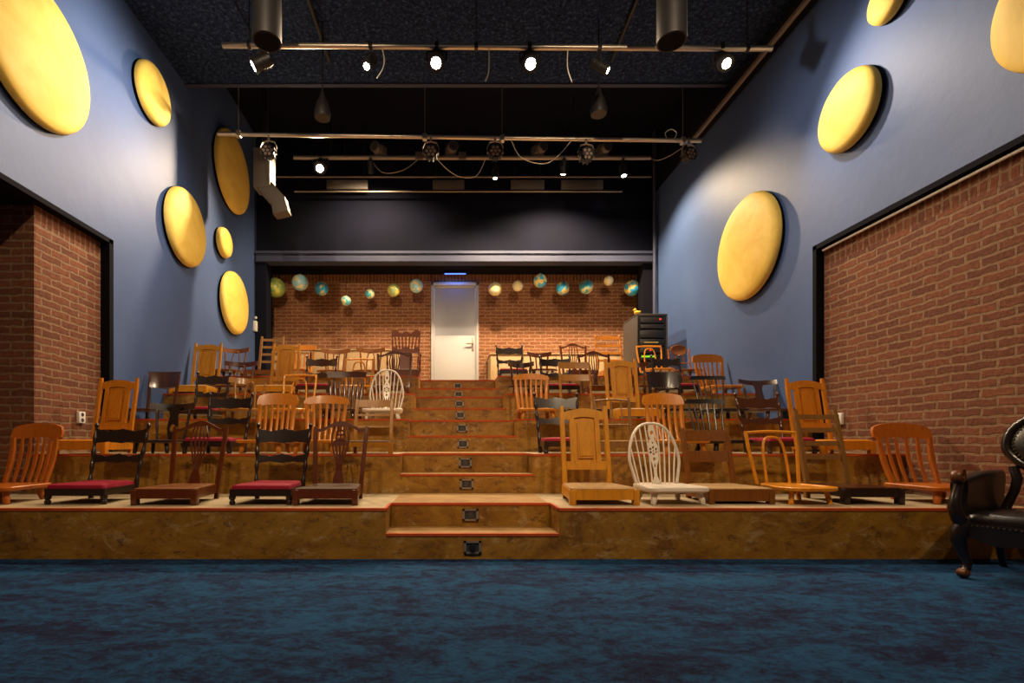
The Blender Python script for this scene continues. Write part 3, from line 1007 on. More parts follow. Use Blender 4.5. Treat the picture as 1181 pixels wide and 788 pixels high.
# pale cabinets along the back wall
def cabinet(x0, x1, y0, y1, z, lb, n):
    t = thing('low_cabinet', (x0, y0, TZ[5]))
    w, d = x1 - x0, y1 - y0
    MB().box(0, w, .02, d, 0.08, z - .02).build('carcass', 'ply', t)
    MB().box(-.02, w + .02, -.02, d, z - .02, z, .004).build('top_board', 'ply', t)
    for k in range(n):
        MB().box(w * k / n + .006, w * (k + 1) / n - .006, 0, .02, .09, z - .03, .003).build('door', 'ply', t)
    tag(t, lb, 'cabinet')
cabinet(-3.35, -2.55, 9.3, 9.77, .76, 'pale low cabinet behind the chairs in the far left corner', 2)
cabinet(-2.5, -.70, 9.3, 9.77, .80, 'long pale low cabinet along the back brick wall left of the door', 3)
cabinet(.80, 3.2, 9.15, 9.77, .70, 'long pale low cabinet along the back brick wall right of the door', 4)
for k in range(3):
    tag(MB().box(-.56 + k * .02, -.36 - k * .04, 9.45 + k * .1, 9.50 + k * .1, TZ[5], TZ[5] + .26 - k * .05, .004).build('loose_board', 'ply'),
        ['front', 'middle', 'rear'][k] + ' of the pale boards leaning left of the door', 'board', 'pale boards beside the door')
# ------------------------------------------------------------------ chairs with sawn-off legs
# local axes: x across, -y to the front, the back posts stand at y = 0
HS = 0.12
def lean(z, k=.24):
    return max(0.0, z - HS) * k

def trapezoid(wf, wb, d, yb=0.0, r=.03, n=4, bow=0.0):
    """rounded seat outline, wider in front, counted from the back edge"""
    pts = []
    cs = [(-wf / 2, -d, PI, 1.5 * PI), (wf / 2, -d, 1.5 * PI, 2 * PI), (wb / 2, yb, 0, .5 * PI), (-wb / 2, yb, .5 * PI, PI)]
    for q, (x, y, a0, a1) in enumerate(cs):
        sx = 1 if x < 0 else -1
        sy = 1 if y < yb - d / 2 else -1
        for i in range(n + 1):
            a = a0 + (a1 - a0) * i / n
            pts.append((x + sx * r + r * math.cos(a), y + sy * r + r * math.sin(a)))
        if q == 0 and bow:
            for i in range(1, 6):
                u = i / 6
                pts.append((-wf / 2 + r + (wf - 2 * r) * u, -d - bow * math.sin(PI * u)))
    return pts

def splayed_legs(t, wf, wb, d, z, m, r=.02, turned=True):
    for x, y, sx, sy in ((-wf / 2 + .06, -d + .06, -1, -1), (wf / 2 - .06, -d + .06, 1, -1), (-wb / 2 + .06, -.05, -1, 1), (wb / 2 - .06, -.05, 1, 1)):
        pr = [(0, r * .75), (.15, r * 1.0), (.45, r * 1.15), (.6, r * .9), (.75, r * 1.15), (1, r)] if turned else [(0, r), (1, r)]
        MB().turned((x + sx * .018, y + sy * .018, 0), (x, y, z), pr).build('leg', m, t)

def box_seat(t, wf, wb, d, m, top, topm, z0=.055, z1=.108, leg=.018, feet='square', crown=.014):
    """apron frame on short legs with a separate seat"""
    o = MB()
    e = .012
    o.stack(trapezoid(wf, wb, d, .01, .006, 1), [(1, z0), (1, z1)])
    o.build('seat_frame', m, t)
    for sx in (-1, 1):
        x = sx * (wf / 2 - leg + .004)
        if feet == 'square':
            MB().box(x - leg, x + leg, -d - .006, -d + 2 * leg, 0, z1, .004).build('leg', m, t)
        else:
            MB().turned((x, -d + leg, 0), (x, -d + leg, z0 + .004), [(0, .014), (.1, .019), (.35, .02), (.5, .013), (.62, .021), (.85, .024), (1, .022)]).build('leg', m, t)
    c = MB()
    ol = trapezoid(wf - e, wb - e, d - .004, -.002, .02, 3)
    c.stack(ol, [(1, z1 - .002), (1.0, z1 + .006), (.96, z1 + crown * .75), (.85, z1 + crown), (.5, z1 + crown * 1.12)])
    c.build(top, topm, t)

def posts(t, wb, wt, h, m, sec=(.016, .015), k=.24, turned=False, z0=0.0, finial=False, top_out=0.0):
    for s in (-1, 1):
        if turned:
            P, Rr = [], []
            n = 26
            for i in range(n + 1):
                u = i / n
                z = z0 + (h - z0) * u
                P.append((s * (wb / 2 + (wt - wb) / 2 * u), lean(z, k), z))
                w = .0135 + .0042 * math.sin(u * 34)
                if z < .12: w = .0185
                if u > .93: w = [.008, .017, .011, .004][min(3, int((u - .93) / .018))]
                elif u > .89: w = .010
                Rr.append(w)
            MB().sweep(P, Rr, 10).build('back_post', m, t)
        else:
            P = []
            for i in range(9):
                z = z0 + (h - z0) * i / 8
                u = i / 8
                P.append((s * (wb / 2 + (wt - wb) / 2 * u), lean(z, k), z))
            Rr = [sec] * 8 + [(sec[0] * .75, sec[1] * .75)]
            MB().sweep(P, Rr, 8, side=(1, 0, 0), rect=True).build('back_post', m, t)

def panel_chair(m, w=.365, wf=.46, d=.42, h=.70, seat='rush', mid=None):
    t = thing('panel_back_chair')
    posts(t, w - .03, w - .03, h, m, (.017, .014), .20)
    box_seat(t, wf, w + .02, d, m, 'seat', seat, .035, .105, .021, crown=.016)
    yf = lambda u, z: lean(z, .20)
    a = w / 2 - .03
    MB().board(-a, a, lambda u: h - .045 + .028 * max(0, 1 - abs(u) ** 1.7), lambda u: h - .105 + .022 * max(0, 1 - (u * 1.3) ** 2), yf, .02).build('crest_rail', m, t)
    MB().board(-a, a, lambda u: .275, lambda u: .215, yf, .02, 4).build('lower_rail', m, t)
    a = w * .262
    pn = MB()
    pn.board(-a, a, lambda u: h - .095 + .016 * max(0, 1 - (u * .9) ** 2), lambda u: .27, lambda u, z: lean(z, .20) + .006, .008, 10)
    for s in (-1, 1):
        pn.board(s * a - .018, s * a + .018, lambda u: h - .092, lambda u: .27, yf, .024, 2)
    pn.build('panel_frame', m, t)
    b = a * .60
    e = MB().board(-b, b, lambda u: h - .128 + .020 * (1 - u * u), lambda u: .30, lambda u, z: lean(z, .20) - .003, .012, 10)
    e.board(-b * .8, b * .8, lambda u: h - .145 + .020 * (1 - u * u), lambda u: .318, lambda u, z: lean(z, .20) - .010, .010, 10)
    e.build('panel', mid or m, t)
    return t

def ladder_turned(m='dark', cushion='red', w=.335, wt=.405, h=.575, wf=.41, d=.40):
    """two wavy rails between turned posts, padded seat"""
    t = thing('wavy_rail_chair')
    posts(t, w, wt, h, m, turned=True, k=.26)
    box_seat(t, wf, w + .02, d, m, 'cushion', cushion, .06, .108, .018, 'turned', .03)
    def wave(u):
        return .010 * math.cos(u * PI * 2) + .004 * math.cos(u * PI * 6)
    def rail(z0, z1, nm):
        u_ = (z1 - HS) / (h)
        a = (w + (wt - w) * (z1 / h)) / 2 - .006
        MB().board(-a, a, lambda u: z1 + wave(u) * .8 - .006, lambda u: z0 - wave(u) * .45, lambda u, z: lean(z, .26) + .016 * math.cos(u * PI / 2), .016, 22).build(nm, m, t)
    rail(.420, .522, 'crest_rail')
    rail(.270, .330, 'lower_rail')
    return t

def lath_chair(m='orange', w=.385, h=.57, n=5, ws=.30, wf=.41, d=.40, straight=False, crest=.130, seatm=None):
    """farmhouse chair: thick crest on flat laths rising from a plank seat"""
    t = thing('lath_back_chair')
    bw = lambda u: .030 * math.cos(u * PI / 2)
    k = .28
    a = w / 2
    if straight:
        zt = lambda u: h - .012 * u * u
        zb = lambda u: h - crest * .55 - .004 * u * u
    else:
        zt = lambda u: h - .040 * abs(u) ** 2.6 - (.03 if abs(u) > .97 else 0)
        zb = lambda u: h - crest + .018 * (1 - u * u) + (.02 if abs(u) > .97 else 0)
    MB().board(-a, a, zt, zb, lambda u, z: lean(z, k) + bw(u), .024, 24).build('crest_rail', m, t)
    for i in range(n + 2):
        u = -1 + 2 * i / (n + 1)
        edge = i in (0, n + 1)
        x1 = u * (a - .03)
        x0 = u * (ws / 2)
        P = []
        for j in range(9):
            v = j / 8
            z = HS - .005 + (h - crest + .02 - HS) * v
            P.append((x0 + (x1 - x0) * v, lean(z, k) + bw(u) + .016 * math.sin(v * PI) * (1 if v < .99 else 1) - .015, z))
        sec = [(.013 + .006 * math.sin(PI * j / 8), .012) for j in range(9)] if edge else [(.009 + .004 * math.sin(PI * j / 8), .006) for j in range(9)]
        MB().sweep(P, sec, 8, side=(1, 0, 0), rect=True).build('stile' if edge else 'slat', m, t)
    MB().stack(trapezoid(wf, w - .01, d, .03, .045, 4), [(.97, HS - .030), (1, HS - .022), (1, HS - .006), (.97, HS), (.6, HS - .006)]).build('seat', seatm or m, t)
    splayed_legs(t, wf, w, d, HS - .024, m)
    return t

def wheelback(m='white', h=.565, w=.385, wb=.30):
    t = thing('wheel_back_chair')
    k = .26
    P = []
    n = 34
    for i in range(n + 1):
        a = -0.32 * PI + (PI + .64 * PI) * i / n
        # a pear-shaped bow standing on the seat
    def bow(v):
        """v 0..1 from left foot over the top to the right foot"""
        a = PI * v
        c = -math.cos(a)
        s = math.sin(a) ** .72 if 0 < v < 1 else 0
        z = HS + (h - HS) * s
        ww = wb / 2 + (w / 2 - wb / 2) * min(1, (z - HS) / .17)
        x = c * ww if abs(c) > .0 else 0
        x = math.copysign(abs(c) ** .8, c) * ww
        return (x, lean(z, k) - .01, z)
    P = [bow(i / 40) for i in range(41)]
    MB().sweep(P, (.0125, .011), 10, side=(0, 1, 0)).build('hoop', m, t)
    for s in (-1, 1):
        for q in range(4):
            u = (.24 + .22 * q)
            xb = s * (wb / 2) * (.20 + .215 * q)
            xt = s * (w / 2) * u
            # height of the hoop over that point
            zt = max(p[2] for p in P if abs(p[0]) >= abs(xt) - .012 and p[2] > .3) - .006
            MB().sweep([(xb, -.01, HS - .01), ((xb + xt) / 2, lean(.3, k) - .012, (HS + zt) / 2), (xt, lean(zt, k) - .01, zt)], .0062, 8).build('spindle', m, t)
    # pierced splat with its wheel
    prof = [(HS, .030), (.14, .020), (.17, .009), (.22, .010), (.26, .018), (.29, .032), (.335, .041), (.38, .041), (.42, .026), (.445, .014), (.475, .024), (.51, .026), (h - .01, .014)]
    out = [(x, z) for z, x in prof] + [(-x, z) for z, x in reversed(prof)]
    holes = []
    for q in range(6):
        a = 2 * PI * q / 6 + PI / 6
        holes.append(ell(.0245 * math.cos(a), .357 + .0245 * math.sin(a), .0098, .0105, 8))
    holes += [ell(0, .417, .008, .010, 8), ell(0, .493, .013, .018, 8), ell(0, .295, .011, .015, 8), ell(0, .245, .007, .018, 8), ell(0, .357, .006, .006, 8)]
    fretwork([out] + holes, .012, lambda x, y, z: (x, y + lean(z, k) - .01, z)).build('splat', m, t)
    MB().stack(trapezoid(.43, .36, .40, .03, .07, 5), [(.95, HS - .036), (1, HS - .026), (1, HS - .008), (.97, HS), (.6, HS - .008)]).build('seat', m, t)
    splayed_legs(t, .42, .38, .40, HS - .03, m, .019)
    return t

def shield_chair(m='mahogany', seat='tan', w=.33, wt=.395, h=.585, wf=.43, d=.41, ribs=5, vase=True, solid=False):
    """serpentine crest, ribbed splat fanning out of a shoe"""
    t = thing('shield_back_chair')
    k = .25
    hc = h - .062
    posts(t, w, wt, hc + .018, m, (.015, .014), k)
    box_seat(t, wf, w + .02, d, m, 'seat', seat, .045, .105, .02, 'square', .012)
    a = wt / 2 + .012
    mid = lambda u: h - .062 + .062 * max(0.0, math.cos(min(1, abs(u) / .78) * PI / 2)) ** 1.5 + .006 * abs(u) ** 6
    MB().board(-a, a, mid, lambda u: mid(u) - .024 - .02 * math.exp(-(u / .3) ** 2), lambda u, z: lean(z, k) + .006 * math.cos(u * PI / 2), .022, 30).build('crest_rail', m, t)
    sp = MB()
    zb, zt = .235, h - .04
    sp.board(-.045, .045, lambda u: .215 - .02 * u * u, lambda u: HS - .005, lambda u, z: lean(z, k), .018, 8)
    t0 = sp.v
    sp.warp(lambda x, y, z: (x * (1.0 - .45 * min(1, max(0, (z - HS) / .09))), y, z))
    sp.build('splat_shoe', m, t)
    for i in range(ribs):
        u = -1 + 2 * i / (ribs - 1)
        P, S = [], []
        for j in range(15):
            v = j / 14
            z = .19 + (zt - .19) * v
            fan = .018 + (.062 - .018) * (math.sin(min(1, v * 1.25) * PI / 2) ** 2) if True else 0
            if v > .8: fan -= (.02) * ((v - .8) / .2)
            if vase: fan *= 1 - .35 * math.exp(-((v - .28) / .1) ** 2)
            P.append((u * fan * 1.05, lean(z, k) - .002, z))
            S.append((.0055 + (.004 if solid else .002) * math.sin(v * PI), .006))
        MB().sweep(P, S, 8, side=(1, 0, 0)).build('rib', m, t)
    if vase:
        c = MB()
        for z, rx, rz in ((h - .09, .026, .018), (h - .125, .036, .022), (h - .165, .03, .018)):
            c.sweep([(rx * math.cos(2 * PI * i / 14), lean(z, k), z + rz * math.sin(2 * PI * i / 14)) for i in range(14)], .0055, 6, closed=True)
        c.board(-.05, .05, lambda u: h - .15 + .02 * (1 - u * u), lambda u: h - .19, lambda u, z: lean(z, k), .010, 10)
        c.build('splat_carving', m, t)
    return t

def two_slat_chair(m='brown', w=.37, h=.53, wf=.44, d=.40, slats=((.43, .515), (.27, .355)), seat='rush', z0=.02, z1=.10, thin=False, k=.26, wt=None, turned=False, seatname='seat', nm='slat_back_chair', arch=0.0):
    t = thing(nm)
    wt = wt or w
    posts(t, w - .03, wt - .03, h, m, (.016, .019) if not thin else (.011, .012), k, turned=turned)
    box_seat(t, wf, w + .01, d, m, seatname, seat, z0, z1, .02, 'square', .012)
    for a0, a1 in slats:
        a = (w + (wt - w) * a1 / h) / 2 - .022
        MB().board(-a, a, lambda u: a1 + arch * (1 - u * u), lambda u: a0 + arch * .3 * (1 - u * u), lambda u, z: lean(z, k) + .012 * math.cos(u * PI / 2), .014, 12).build('slat', m, t)
    return t

def bentwood(m='amber', w=.37, h=.515, hoop=.17, wf=.43, d=.40, wb=.31):
    t = thing('bentwood_chair')
    k = .24
    for s in (-1, 1):
        P = [(s * (wb / 2 + (w - wb) / 2 * min(1, j / 7)), lean(HS + (h - .01 - HS) * j / 10, k) + .006, (HS - .01) + (h - HS) * j / 10) for j in range(11)]
        MB().sweep(P, [.013] * 10 + [.015], 10).build('back_post', m, t)
    a = w / 2
    MB().sweep([(-a + a * 2 * i / 14, lean(h - .02, k) + .022 * math.cos((i / 7 - 1) * PI / 2), h - .022 + .010 * math.cos((i / 7 - 1) * PI / 2)) for i in range(15)],
               (.012, .012), 10).build('crest_rail', m, t)
    P = []
    for i in range(25):
        v = i / 24
        aa = PI * v
        x = -math.cos(aa)
        x = math.copysign(abs(x) ** .55, x) * hoop / 2
        z = HS - .01 + (h - .045 - HS) * (math.sin(aa) ** .45 if 0 < v < 1 else 0)
        P.append((x, lean(z, k), z))
    MB().sweep(P, .0095, 8, side=(0, 1, 0)).build('inner_hoop', m, t)
    MB().stack(trapezoid(wf, w * .95, d, .03, .13, 7), [(.97, HS - .028), (1, HS - .02), (1, HS - .005), (.97, HS), (.85, HS - .001), (.83, HS - .006), (.4, HS - .007)]).build('seat', m, t)
    splayed_legs(t, wf - .05, w - .03, d - .03, HS - .02, m, .016, False)
    return t

def ladder_back(m='olive', seat='dark', h=.675, w=.36, n=4, wf=.45, d=.42, wt=None, arch=0.0, k=.24, turned=False, z_lo=.29, seatm='walnut', nm='ladder_back_chair', th=.038):
    t = thing(nm)
    wt = wt or w
    posts(t, w - .03, wt - .03, h, m, (.018, .016), k, turned=turned)
    box_seat(t, wf, w + .01, d, seat, 'seat', seatm, .05, .108, .02, 'square', .006)
    for i in range(n):
        z = z_lo + (h - .075 - z_lo) * i / (n - 1)
        top = i == n - 1
        a = (w + (wt - w) * z / h) / 2 - .02
        e = arch * (1.7 if top else .6)
        MB().board(-a, a, lambda u: z + th + e * (1 - abs(u) ** 1.8), lambda u: z - (e * .15) * (1 - u * u), lambda u, zz: lean(zz, k) + .012 * math.cos(u * PI / 2), .014, 14).build('rung', m, t)
    return t

def solid_crest(m='walnut', h=.565, w=.40, wf=.42, d=.40, studs=True):
    """deep curved back board on slim posts"""
    t = thing('curved_back_chair')
    k = .22
    bow = lambda u: .05 * math.cos(u * PI / 2)
    a = w / 2
    MB().board(-a, a, lambda u: h - .006 * u * u, lambda u: h - .195 + .012 * u * u, lambda u, z: lean(z, k) + bow(u) - .03, .015, 24, 5) \
        .warp(lambda x, y, z: (x * (1 - .22 * min(1, max(0, (h - z)) / .15) ** .7), y, z)).build('back_board', m, t)
    for s in (-1, 1):
        P = [(s * (w / 2 * .76 + .018 * (j / 8) ** 2), lean(z, k) - .022, z) for j, z in ((j, h * .9 * j / 8) for j in range(9))]
        MB().sweep(P, (.013, .013), 8, side=(1, 0, 0), rect=True).build('back_post', m, t)
    if studs:
        b = MB()
        for i in range(11):
            u = -1 + 2 * (i + .5) / 11
            b.ball((u * a * .76, lean(h - .18, k) + bow(u) - .042, h - .185), .005, 6, 4)
        b.build('stud_row', 'steel', t)
    MB().stack(trapezoid(wf, w * .85, d, .02, .06, 4), [(.97, HS - .03), (1, HS - .02), (1, HS - .004), (.97, HS), (.6, HS - .003)]).build('seat', m, t)
    splayed_legs(t, wf, w, d, HS - .02, m, .015)
    return t

def spindle_comb(m='black', h=.51, w=.37, ws=.25, n=6, wf=.37, d=.40):
    """low comb over thin spindles, plank seat"""
    t = thing('comb_back_chair')
    k = .30
    bow = lambda u: .03 * math.cos(u * PI / 2)
    a = w / 2
    MB().board(-a, a, lambda u: h - .008 * u * u - (.008 if abs(u) > .95 else 0), lambda u: h - .05 + .006 * (1 - u * u), lambda u, z: lean(z, k) + bow(u), .018, 20).build('crest_rail', m, t)
    for i in range(n):
        u = -1 + 2 * i / (n - 1)
        x0, x1 = u * ws / 2, u * (a - .025)
        z1 = h - .045
        MB().sweep([(x0, bow(u) - .01, HS - .01), ((x0 + x1) / 2, lean(.3, k) + bow(u), .3), (x1, lean(z1, k) + bow(u), z1)], [.0085, .0085, .006], 8).build('spindle', m, t)
    MB().stack(trapezoid(wf, w * .95, d, .04, .06, 4), [(.97, HS - .032), (1, HS - .022), (1, HS - .006), (.97, HS), (.6, HS - .006)]).build('seat', m, t)
    splayed_legs(t, wf, w, d, HS - .024, m, .019)
    return t

def three_spindle(m='olive', h=.52, w=.35, wf=.42, d=.40):
    t = thing('spindle_back_chair')
    k = .24
    posts(t, w - .05, w - .02, h, m, (.013, .013), k)
    box_seat(t, wf, w, d, m, 'seat', 'rush', .05, .105, .018, 'square', .008)
    a = w / 2 - .012
    MB().sweep([(-a + a * i / 6, lean(h - .03, k) + .02 * math.cos((i / 6 - 1) * PI / 2), h - .032 + .012 * math.cos((i / 6 - 1) * PI / 2)) for i in range(13)], (.010, .010), 8).build('crest_rail', m, t)
    MB().sweep([(-a + .01, lean(.26, k), .26), (a - .01, lean(.26, k), .26)], .009, 8).build('lower_rail', m, t)
    for x in (-.09, 0, .09):
        MB().turned((x, lean(.26, k), .26), (x, lean(h - .03, k) + .014, h - .03), [(0, .006), (.4, .008), (1, .006)], 8).build('spindle', m, t)
    return t

def bow_crest(m='brown', h=.485, w=.37, inner='hoop', wf=.41, d=.39, seatm=None, tall=.068, seat_round=True):
    """deeply curved crest bar on two posts, a hoop or keyhole splat below it"""
    t = thing('bow_crest_chair')
    k = .22
    bow = lambda u: .075 * math.cos(u * PI / 2) - .04
    a = w / 2
    MB().board(-a, a, lambda u: h - .012 + .012 * abs(u) ** 2, lambda u: h - .012 - tall + .020 * abs(u) ** 1.5, lambda u, z: lean(z, k) + bow(u), .018, 26, 3).build('crest_rail', m, t)
    for s in (-1, 1):
        P = [(s * (w / 2 * (.60 + .14 * j / 8)), lean(z, k) - .015 * (j / 8), z) for j, z in ((j, HS - .01 + (h - .05 - HS) * j / 8) for j in range(9))]
        MB().sweep(P, [.0125 + .002 * math.sin(j * 2.2) for j in range(9)], 8).build('back_post', m, t)
    if inner == 'hoop':
        P = []
        for i in range(21):
            aa = PI * i / 20
            z = HS - .01 + (h - .05 - HS) * math.sin(aa) ** .6 if 0 < i < 20 else HS - .01
            P.append((-math.copysign(abs(math.cos(aa)) ** .7, math.cos(aa)) * .06, lean(z, k) + .01, z))
        MB().sweep(P, .0085, 8, side=(0, 1, 0)).build('inner_hoop', m, t)
    elif inner == 'keyhole':
        z0, z1 = HS - .005, h - .045
        prof = [(z0, .030), (z0 + .05, .036), (z0 + .11, .050), (z0 + .16, .046), (z1 - .08, .036), (z1 - .03, .046), (z1, .075)]
        out = [(x, z) for z, x in prof] + [(-x, z) for z, x in reversed(prof)]
        fretwork([out, ell(0, z0 + .115, .028, .036, 14)], .014, lambda x, y, z: (x, y + lean(z, k) + .008, z)).build('splat', m, t)
    else:
        for i in range(4):
            u = -.6 + .4 * i
            MB().sweep([(u * .17, .01, HS - .01), (u * .22, lean(h - .05, k) + bow(u), h - .05)], (.010, .005), 8, side=(1, 0, 0), rect=True).build('slat', m, t)
    MB().stack(trapezoid(wf, w * .85, d, .03, .14 if seat_round else .05, 7), [(.97, HS - .028), (1, HS - .02), (1, HS - .004), (.96, HS), (.6, HS - .004)]).build('seat', seatm or m, t)
    splayed_legs(t, wf - .04, w - .04, d - .03, HS - .02, m, .017)
    return t

def oval_back(m='redwood', h=.545, w=.34):
    t = thing('oval_back_chair')
    k = .22
    n = 30
    o = MB()
    cz, rx, rz = h - .085, .125, .085
    o.stack([(rx * math.cos(2 * PI * i / n), rz * math.sin(2 * PI * i / n)) for i in range(n)], [(1, -.008), (1.02, 0), (1, .008), (.9, .011), (.86, .008)])
    o.warp(lambda x, y, z: (x, lean(cz + y, k) - z, cz + y)).build('oval_panel', 'brown', t)
    b = MB()
    for i in range(14):
        b.ball((rx * .86 * math.cos(2 * PI * i / 14), lean(cz, k) - .014, cz + rz * .86 * math.sin(2 * PI * i / 14)), .006, 6, 4)
    b.build('stud_row', 'brass', t)
    for s in (-1, 1):
        P = [(s * (w / 2 - .015), lean(z, k), z) for z in [HS - .01 + (h - .06 - HS) * j / 24 for j in range(25)]]
        MB().sweep(P, [.011 + .003 * math.sin(j * 1.7) for j in range(24)] + [.006], 8).build('back_post', m, t)
    a = w / 2 - .02
    MB().sweep([(-a, lean(.26, k), .26), (a, lean(.26, k), .26)], .009, 8).build('cross_rail', m, t)
    for x in (-.06, 0, .06):
        MB().turned((x, lean(.26, k), .26), (x, lean(cz - .07, k), cz - rz * .8), [(0, .005), (.5, .009), (1, .005)], 8).build('spindle', m, t)
    MB().stack(ell(0, -.19, .205, .20, 24), [(.97, HS - .03), (1, HS - .02), (1, HS - .005), (.96, HS), (.6, HS - .004)]).build('seat', 'brown', t)
    splayed_legs(t, .36, .34, .36, HS - .02, m, .017)
    return t

def carved_armchair(m='mahogany', h=.86):
    """tall dark carved chair with arms"""
    t = thing('carved_armchair')
    k = .20
    posts(t, .36, .43, h - .03, m, turned=True, k=k)
    a = .225
    MB().board(-a, a, lambda u: h - .07 + .05 * abs(u) ** 2 + .02 * math.cos(u * 3 * PI), lambda u: h - .14, lambda u, z: lean(z, k), .024, 30).build('crest_rail', m, t)
    for q in range(7):
        u = -1 + 2 * q / 6
        MB().turned((u * .14, lean(.5, k), .52), (u * .17, lean(h - .13, k), h - .13), [(0, .006), (.2, .014), (.35, .007), (.5, .016), (.65, .007), (.8, .013), (1, .006)], 8).build('spindle', m, t)
    MB().board(-.19, .19, lambda u: .54 + .02 * math.cos(u * 2 * PI), lambda u: .46, lambda u, z: lean(z, k), .022, 20).build('middle_rail', m, t)
    MB().board(-.09, .09, lambda u: .47, lambda u: .2, lambda u, z: lean(z, k), .012, 8).build('splat', m, t)
    box_seat(t, .48, .42, .42, m, 'cushion', 'tan', .05, .12, .02, 'turned', .03)
    for s in (-1, 1):
        MB().sweep([(s * .20, lean(.40, k), .42), (s * .235, -.1, .40), (s * .25, -.28, .39), (s * .25, -.34, .36)], (.018, .012), 8).build('arm', m, t)
        MB().turned((s * .235, -.30, .10), (s * .245, -.30, .39), [(0, .016), (.2, .02), (.3, .01), (.5, .018), (.7, .01), (1, .014)], 8).build('arm_post', m, t)
    return t

# ------------------------------------------------------------------ where each chair stands
PROTO = {}
STOOD = []
def chair(kind, px, row, label, dy=0.0, rz=0.0, **kw):
    """px is where the middle of the back is seen, row the tier it stands on"""
    f = kind
    key = (f.__name__, tuple(sorted((k, str(v)) for k, v in kw.items())))
    if key in PROTO:
        t = copy_tree(PROTO[key])
    else:
        t = PROTO[key] = f(**kw)
    y = [0, 3.76, 4.66, 5.60, 6.55, 7.55][row] + dy
    t.location = ((px - 515) * (y + .09) / 580, y, TZ[row])
    t.rotation_euler = (0, 0, rz)
    tag(t, label, 'chair', 'chairs with sawn-off legs on tier %d' % row)
    return t

P_, B_, D_, S_ = panel_chair, ladder_turned, lath_chair, shield_chair
# front row, left of the stair
chair(D_, 42, 1, 'orange lath-back chair at the far left end of the front row', m='redwood')
chair(B_, 139.5, 1, 'near-black wavy-rail chair with crimson seat, second from the left in the front row', dy=.03)
chair(S_, 231, 1, 'brown shield-back chair with plain wooden seat between the two crimson-seated chairs of the front row', m='mahogany', seat='brown', vase=False)
chair(B_, 327, 1, 'near-black chair with wavy rails and crimson seat in the front row, nearer the stair', dy=.0)
chair(S_, 393, 1, 'dark red-brown chair with pierced carved splat at the stair end of the left front row', m='mahogany', seat='tan', vase=True)
# front row, right
chair(P_, 673.5, 1, 'pale pine panel-back chair with rush seat at the stair end of the right front row', dy=.02, m='pine')
chair(wheelback, 751, 1, 'white wheel-back chair in the front row', dy=-.02)
chair(two_slat_chair, 813, 1, 'brown chair with two broad slats and low box seat, right of the white chair', dy=.06)
chair(bentwood, 889, 1, 'amber bentwood chair with an inner hoop in the front row', dy=-.03, wf=.40)
chair(ladder_back, 944, 1, 'brown ladder-back chair with dark seat in the front row', dy=.05, w=.34, wf=.40)
chair(D_, 1041, 1, 'red-orange lath-back chair at the right end of the front row beside the armchair', dy=.0, m='redwood', w=.45, ws=.34, wf=.43, n=4)
# second row, left
chair(P_, 136, 2, 'orange panel-back chair against the left brick bay in the second row', dy=-.06, m='orange', seat='orange', wf=.45)
chair(bow_crest, 203, 2, 'dark chair with keyhole splat in the second row behind the brown shield-back', inner='keyhole', m='dark', h=.47, w=.42, tall=.07)
chair(B_, 266, 2, 'near-black wavy-rail chair with crimson seat in the second row left of the stair', dy=.02)
chair(D_, 320, 2, 'orange lath-back chair with high arched crest in the left second row', m='orange')
chair(D_, 376.5, 2, 'orange lath-back chair with lower flat crest in the left second row', m='orange', h=.545, w=.43, crest=.095)
chair(two_slat_chair, 432, 2, 'brown chair of thin slats at the stair end of the left second row', m='honey', h=.505, w=.36, slats=((.43, .50), (.345, .362), (.235, .252)), seat='tan', z0=.06, nm='thin_slat_chair')
# second row, right
chair(B_, 641.5, 2, 'near-black wavy-rail chair with crimson seat at the stair end of the right second row')
chair(three_spindle, 705, 2, 'grey-brown chair with three thin spindles behind the pale pine panel chair')
chair(D_, 765, 2, 'orange lath-back chair in the second row behind the white wheel-back', m='orange')
chair(spindle_comb, 813.5, 2, 'black comb-back spindle chair in the second row behind the two-slat chair')
chair(B_, 874, 2, 'brown-black wavy-rail chair with crimson seat in the second row behind the amber bentwood', m='walnut')
chair(P_, 929.5, 2, 'orange panel-back chair against the right brick bay in the second row', m='orange', seat='orange', wf=.44, dy=-.02)
# third row, left
chair(solid_crest, 191.5, 3, 'brown chair with deep curved back board near the left blue wall', w=.38)
chair(B_, 246, 3, 'small near-black wavy-rail chair with crimson seat below the leftmost pine panel chair', wt=.37, w=.32)
chair(bow_crest, 290, 3, 'light brown bow-crest chair with hoop in the third row', m='honey', h=.50, w=.46)
chair(bentwood, 346, 3, 'amber bentwood chair in the third row left of the stair', w=.36, h=.54)
chair(D_, 399.5, 3, 'dark brown chair with flat crest and many laths beside the third-row white chair', m='walnut', straight=True, h=.575, w=.44, n=6)
chair(wheelback, 446.5, 3, 'white wheel-back chair at the stair end of the third row', h=.585)
# third row, right
chair(D_, 612.5, 3, 'orange lath-back chair at the stair end of the right third row', m='orange', h=.55, w=.42, crest=.085)
chair(ladder_back, 663, 3, 'brown chair with two tall turned posts in the third row', m='honey', h=.68, w=.37, n=2, z_lo=.46, th=.075, seatm='rush', turned=True, nm='tall_post_chair')
chair(P_, 716, 3, 'honey pine panel-back chair in the third row right of the stair', m='pine', h=.715, dy=.02)
chair(solid_crest, 764, 3, 'dark chair with shiny deep curved back board right of the honey pine panel chair', m='dark', w=.41, h=.565)
chair(spindle_comb, 817, 3, 'black comb-back spindle chair in the third row', h=.525, w=.40)
chair(bow_crest, 873, 3, 'dark captain chair with broad keyhole splat by the right blue wall', inner='keyhole', m='walnut', h=.475, w=.48, tall=.055)
